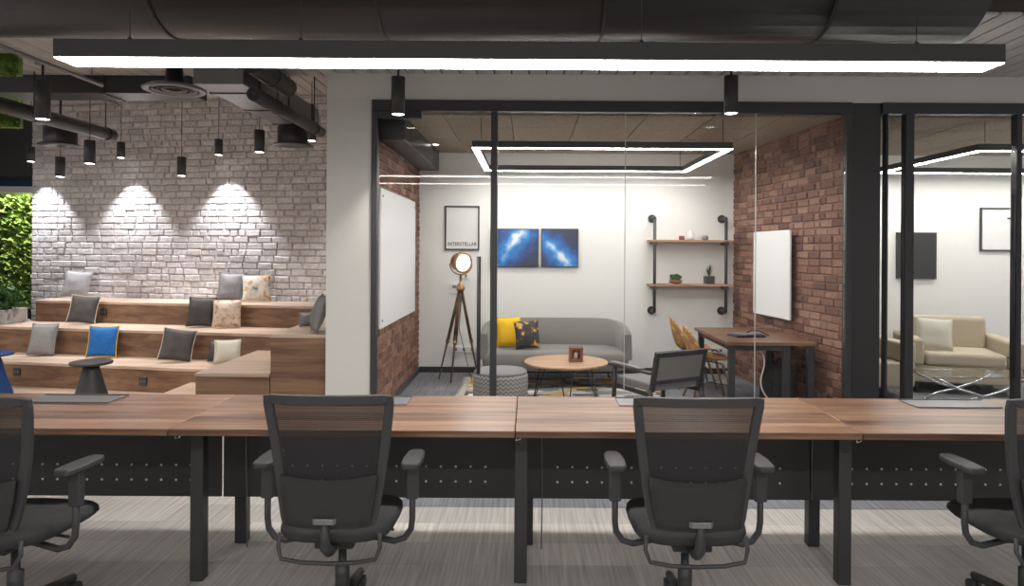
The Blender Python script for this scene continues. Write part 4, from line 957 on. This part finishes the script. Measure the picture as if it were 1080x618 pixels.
# ---- shelf unit of black pipe with two boards
su = thing('pipe_shelf', 'wall shelf of two wooden boards on black iron pipes', 'shelf', (1.92, YB-0.001, 0))
xl, xr = (690-CX)/F*8.2-1.92, (765-CX)/F*8.2-1.92
zb1, zb2, zt_, zb_ = P(720, 253, 8.2).z, P(720, 299.5, 8.2).z, P(690, 230, 8.2).z, P(690, 328.5, 8.2).z
for xx in (xl, xr):
    MB().tube([(xx, -0.20, zb_+0.012), (xx, -0.20, zt_-0.012)], 0.019, 10).build('pipe', M['black'], su)
    for zz in (zt_, zb_):
        MB().tube([(xx, -0.20, zz+(-0.02 if zz == zt_ else 0.02)), (xx, -0.19, zz), (xx, -0.16, zz), (xx, 0.0, zz)], 0.021, 10).build('elbow', M['black'], su)
        MB().tube([(xx, 0.0, zz), (xx, -0.012, zz)], 0.05, 20).build('flange', M['black'], su)
    for zz in (zb1, zb2): MB().tube([(xx, -0.21, zz-0.045), (xx, -0.0, zz-0.045)], 0.017, 10).tube([(xx, -0.24, zz-0.045), (xx, -0.17, zz-0.045)], 0.026, 10).build('shelf_bracket', M['black'], su)
for zz in (zb1, zb2): MB().box((xl-0.06, -0.235, zz-0.027), (xr+0.08, -0.005, zz)).build('board', M['shelf_wood'], su, bevel=0.003)
def on_shelf(px, z, prof, m, name, label, cat, sc=1, n=20):
    t = thing(name, label, cat, ((px-CX)/F*8.24, 8.24, z)); MB().lathe(prof, n=n).build('body', m, t); return t
on_shelf(719, zb1, [(0.03, 0), (0.034, 0.02), (0.034, 0.045), (0.028, 0.05)], M['terracotta'], 'small_pot', 'small reddish pot on the upper shelf', 'pot')
j = on_shelf(728.5, zb1, [(0.035, 0), (0.045, 0.03), (0.042, 0.08), (0.025, 0.10), (0.03, 0.115)], M['white'], 'vase', 'small white vase on the upper shelf', 'vase')
j = on_shelf(744, zb1, [(0.03, 0), (0.035, 0.02), (0.03, 0.05), (0.01, 0.055)], M['grey_metal'], 'small_bowl', 'dark little bowl right of the white vase', 'bowl')
b2 = on_shelf(713, zb2, [(0.045, 0), (0.07, 0.015), (0.078, 0.045), (0.07, 0.045)], M['terracotta'], 'succulent_bowl', 'low brown bowl with a succulent on the lower shelf', 'plant')
mb = MB(); leaves(mb, [((random.uniform(-0.05, 0.05), random.uniform(-0.04, 0.04), 0.043), (0, 0, 0.9)) for _ in range(40)], 0.07, 0.7); mb.build('leaves', M['leaf_dark'], b2)
b3 = thing('plant_pot', 'square black pot with spiky air plant on the lower shelf', 'plant', ((748-CX)/F*8.24, 8.24, zb2))
MB().box((-0.055, -0.055, 0), (0.055, 0.055, 0.095)).build('pot', M['black'], b3, bevel=0.006)
mb = MB()
for k in range(22):
    a = random.random()*2*PI; d = Vector((math.cos(a)*random.uniform(0.2, 0.8), math.sin(a)*0.6, random.uniform(0.8, 1.8))).normalized(); q = Vector((-d.y, d.x, 0)).normalized()*0.006
    L = random.uniform(0.09, 0.17); b_0 = Vector((0, 0, 0.09)); mb.add([b_0-q, b_0+q, b_0+d*L*0.6+q*0.8+Vector((0,0,0.003)), b_0+d*L, b_0+d*L*0.6-q*0.8], [(0,1,2,4), (4,2,3)])
mb.build('leaves', M['leaf_dark'], b3)

# ---- office desk along the right wall
od = thing('work_desk', 'reddish wooden desk on black square legs against the right brick wall', 'desk', (2.22, 6.78, 0))
MB().box((-0.42, -0.61, 0.65), (0.40, 0.60, 0.68)).build('desktop', M['walnut'], od, bevel=0.003)
for sx in (-0.36, 0.14, 0.36):
    for sy in ((-0.55, 0.54) if sx != 0.14 else (-0.55,)):
        MB().box((sx-0.028, sy-0.028, 0), (sx+0.028, sy+0.028, 0.649)).build('leg', M['black'], od, bevel=0.003)
MB().box((-0.331, -0.57, 0.60), (0.109, -0.53, 0.648)).build('rail', M['black'], od); MB().box((-0.38, -0.521, 0.60), (-0.34, 0.511, 0.648)).build('rail', M['black'], od)
kb = thing('papers_pile', 'dark heap of books and cables lying on the wooden desk', 'books', (2.13, 6.62, 0.681), 0.2)
MB().box((-0.16, -0.10, 0), (0.14, 0.10, 0.018)).build('lower_book', M['black_plastic'], kb, bevel=0.004)
MB().box((-0.12, -0.09, 0.0185), (0.12, 0.08, 0.032), Matrix.Rotation(0.3, 3, 'Z')).build('upper_book', M['grey_metal'], kb, bevel=0.004)
MB().tube([(0.0, 0, 0.036), (0.06, 0.03, 0.052), (0.13, 0.0, 0.048), (0.18, -0.04, 0.018), (0.2, -0.05, 0.006)], 0.006, 6).build('cable', M['black'], kb)
cb = MB().tube([(2.12+0.16*(k/24)+0.045*math.sin(k/24*7.5), 6.35, 0.648-0.64*k/24) for k in range(25)], 0.007, 8).build('power_cable', M['white']); tag(cb, 'pale cable dangling below the wooden desk', 'cable')
bg = thing('backpack', 'dark bag hanging under the wooden desk by the brick wall', 'bag', (2.44, 6.62, 0.0))
MB().box((-0.11, -0.20, 0.0), (0.11, 0.20, 0.42)).build('body', M['chair_fabric'], bg, bevel=0.06, seg=4)
MB().box((-0.145, -0.14, 0.04), (-0.105, 0.14, 0.24)).build('pocket', M['chair_fabric'], bg, bevel=0.02, seg=3)
MB().tube([(0, -0.05, 0.41), (0, -0.03, 0.47), (0, 0.03, 0.47), (0, 0.05, 0.41)], 0.009, 8).build('handle', M['black'], bg)

# ---- patchwork shell chairs
def shell_chair():
    t = thing('shell_chair', 'x', 'chair', (0,0,0), 0, 'patchwork shell chairs at the wooden desk')
    # facing +X: path from front edge of seat back and up to the top of the back
    path = [(0.24, 0.400), (0.20, 0.425), (0.10, 0.425), (-0.02, 0.41), (-0.12, 0.415), (-0.18, 0.45), (-0.215, 0.53), (-0.235, 0.62), (-0.25, 0.70), (-0.262, 0.765)]
    wd = [0.17, 0.20, 0.22, 0.225, 0.22, 0.215, 0.205, 0.185, 0.14, 0.045]
    curl = [0.0, 0.01, 0.025, 0.05, 0.075, 0.085, 0.08, 0.06, 0.035, 0.005]
    n = 12; vs = []
    for layer in (0, 1):
        for i, (x, z) in enumerate(path):
            a = path[min(i+1, len(path)-1)]; b = path[max(i-1, 0)]; tn = Vector((a[0]-b[0], 0, a[1]-b[1])).normalized(); nr = Vector((-tn.z, 0, tn.x))
            if nr.x < -0.01 and i > 5: pass
            nr = Vector((abs(tn.z), 0, abs(tn.x))).normalized()
            for k in range(n+1):
                u = -1+2*k/n; vs.append(Vector((x, u*wd[i], z))+nr*(curl[i]*u*u)-nr*(0.010*layer))
    m = n+1; L = len(path); fs = []
    for i in range(L-1):
        for k in range(n):
            a = i*m+k; fs.append((a, a+1, a+m+1, a+m)); b = a+L*m; fs.append((b+m, b+m+1, b+1, b))
    for i in range(L-1): fs += [(i*m, i*m+m, i*m+m+L*m, i*m+L*m), (i*m+n+m, i*m+n, i*m+n+L*m, i*m+n+m+L*m)]
    for k in range(n): fs += [(k+1, k, k+L*m, k+1+L*m), ((L-1)*m+k, (L-1)*m+k+1, (L-1)*m+k+1+L*m, (L-1)*m+k+L*m)]
    MB().add(vs, fs, True).build('shell', M['quilt'], t)
    for sx in (-1, 1):
        for sy in (-1, 1):
            MB().tube([(sx*0.21, sy*0.20, 0.0), (sx*0.10, sy*0.11, 0.385)], [0.010, 0.015], 8).build('leg', M['leg_wood'], t)
    MB().tube([(-0.10, -0.11, 0.385), (-0.02, 0, 0.397), (0.10, 0.11, 0.385)], 0.006, 6).tube([(-0.10, 0.11, 0.385), (-0.02, 0, 0.397), (0.10, -0.11, 0.385)], 0.006, 6)\
        .tube([(-0.16, -0.16, 0.18), (0.16, 0.16, 0.18)], 0.004, 6).tube([(-0.16, 0.16, 0.18), (0.16, -0.16, 0.18)], 0.004, 6).build('brace', M['black'], t)
    return t
s1_ = shell_chair(); s1_.location = (1.83, 6.88, 0); s1_['label'] = 'patchwork shell chair with wooden legs, nearer of two at the desk'
s2_ = copy_tree(s1_); s2_.location = (1.85, 7.60, 0); s2_['label'] = 'patchwork shell chair, farther of two behind its twin'

# ================================================================== NEIGHBOURING OFFICE
av = thing('upholstered_armchair', 'beige boxy armchair in the neighbouring office', 'armchair', (4.72, 7.55, 0), -0.3)
MB().box((-0.52, -0.40, 0.12), (0.52, 0.42, 0.30)).build('base', M['beige'], av, bevel=0.02, seg=3)
MB().box((-0.38, -0.42, 0.301), (0.38, 0.22, 0.44)).build('seat_cushion', M['beige'], av, bevel=0.04, seg=4)
MB().box((-0.38, 0.225, 0.301), (0.38, 0.42, 0.78)).build('backrest', M['beige'], av, bevel=0.05, seg=4)
for s in (-1, 1): MB().box((s*0.46-0.075, -0.42, 0.301), (s*0.46+0.075, 0.42, 0.58)).build('armrest', M['beige'], av, bevel=0.03, seg=3)
for sx in (-0.45, 0.45):
    for sy in (-0.34, 0.36): MB().tube([(sx, sy, 0), (sx, sy, 0.13)], 0.02, 8).build('leg', M['black'], av)
cushion(986, 368, 7.42, 34, 32, 'cream_fabric', 'pale cushion in the beige armchair next door', -0.35, 0.3, 0.05, zb=0.44, t=0.12)
sf2 = thing('lounge_sofa', 'beige low sofa end behind the black post in the next office', 'sofa', (3.60, 7.30, 0), 0.05)
MB().box((-0.5, -0.35, 0.12), (0.35, 0.5, 0.38)).build('base', M['beige'], sf2, bevel=0.03, seg=3)
MB().box((0.20, -0.36, 0.381), (0.35, 0.5, 0.58)).build('armrest', M['beige'], sf2, bevel=0.03, seg=3)
MB().box((-0.5, 0.33, 0.381), (0.195, 0.5, 0.66)).build('backrest', M['beige'], sf2, bevel=0.03, seg=3)
for sx in (-0.42, 0.28):
    for sy in (-0.28, 0.42): MB().tube([(sx, sy, 0), (sx, sy, 0.13)], 0.02, 8).build('leg', M['black'], sf2)
gt = thing('glass_table', 'glass coffee table on crossed metal legs in the next office', 'coffee table', (4.15, 6.42, 0))
MB().box((-0.52, -0.26, 0.375), (0.52, 0.26, 0.387)).build('glass_top', M['glass'], gt)
for sy in (-0.2, 0.2):
    for s in (-1, 1): MB().tube([(s*0.46, sy, 0.014), (s*0.18, sy, 0.14), (0, sy, 0.19+s*0.004), (-s*0.18, sy, 0.24), (-s*0.44, sy, 0.366)], 0.012, 8).build('crossed_leg', M['chrome'], gt)
    MB().tube([(-0.46, sy, 0.366), (0.46, sy, 0.366)], 0.008, 8).build('top_rail', M['chrome'], gt)
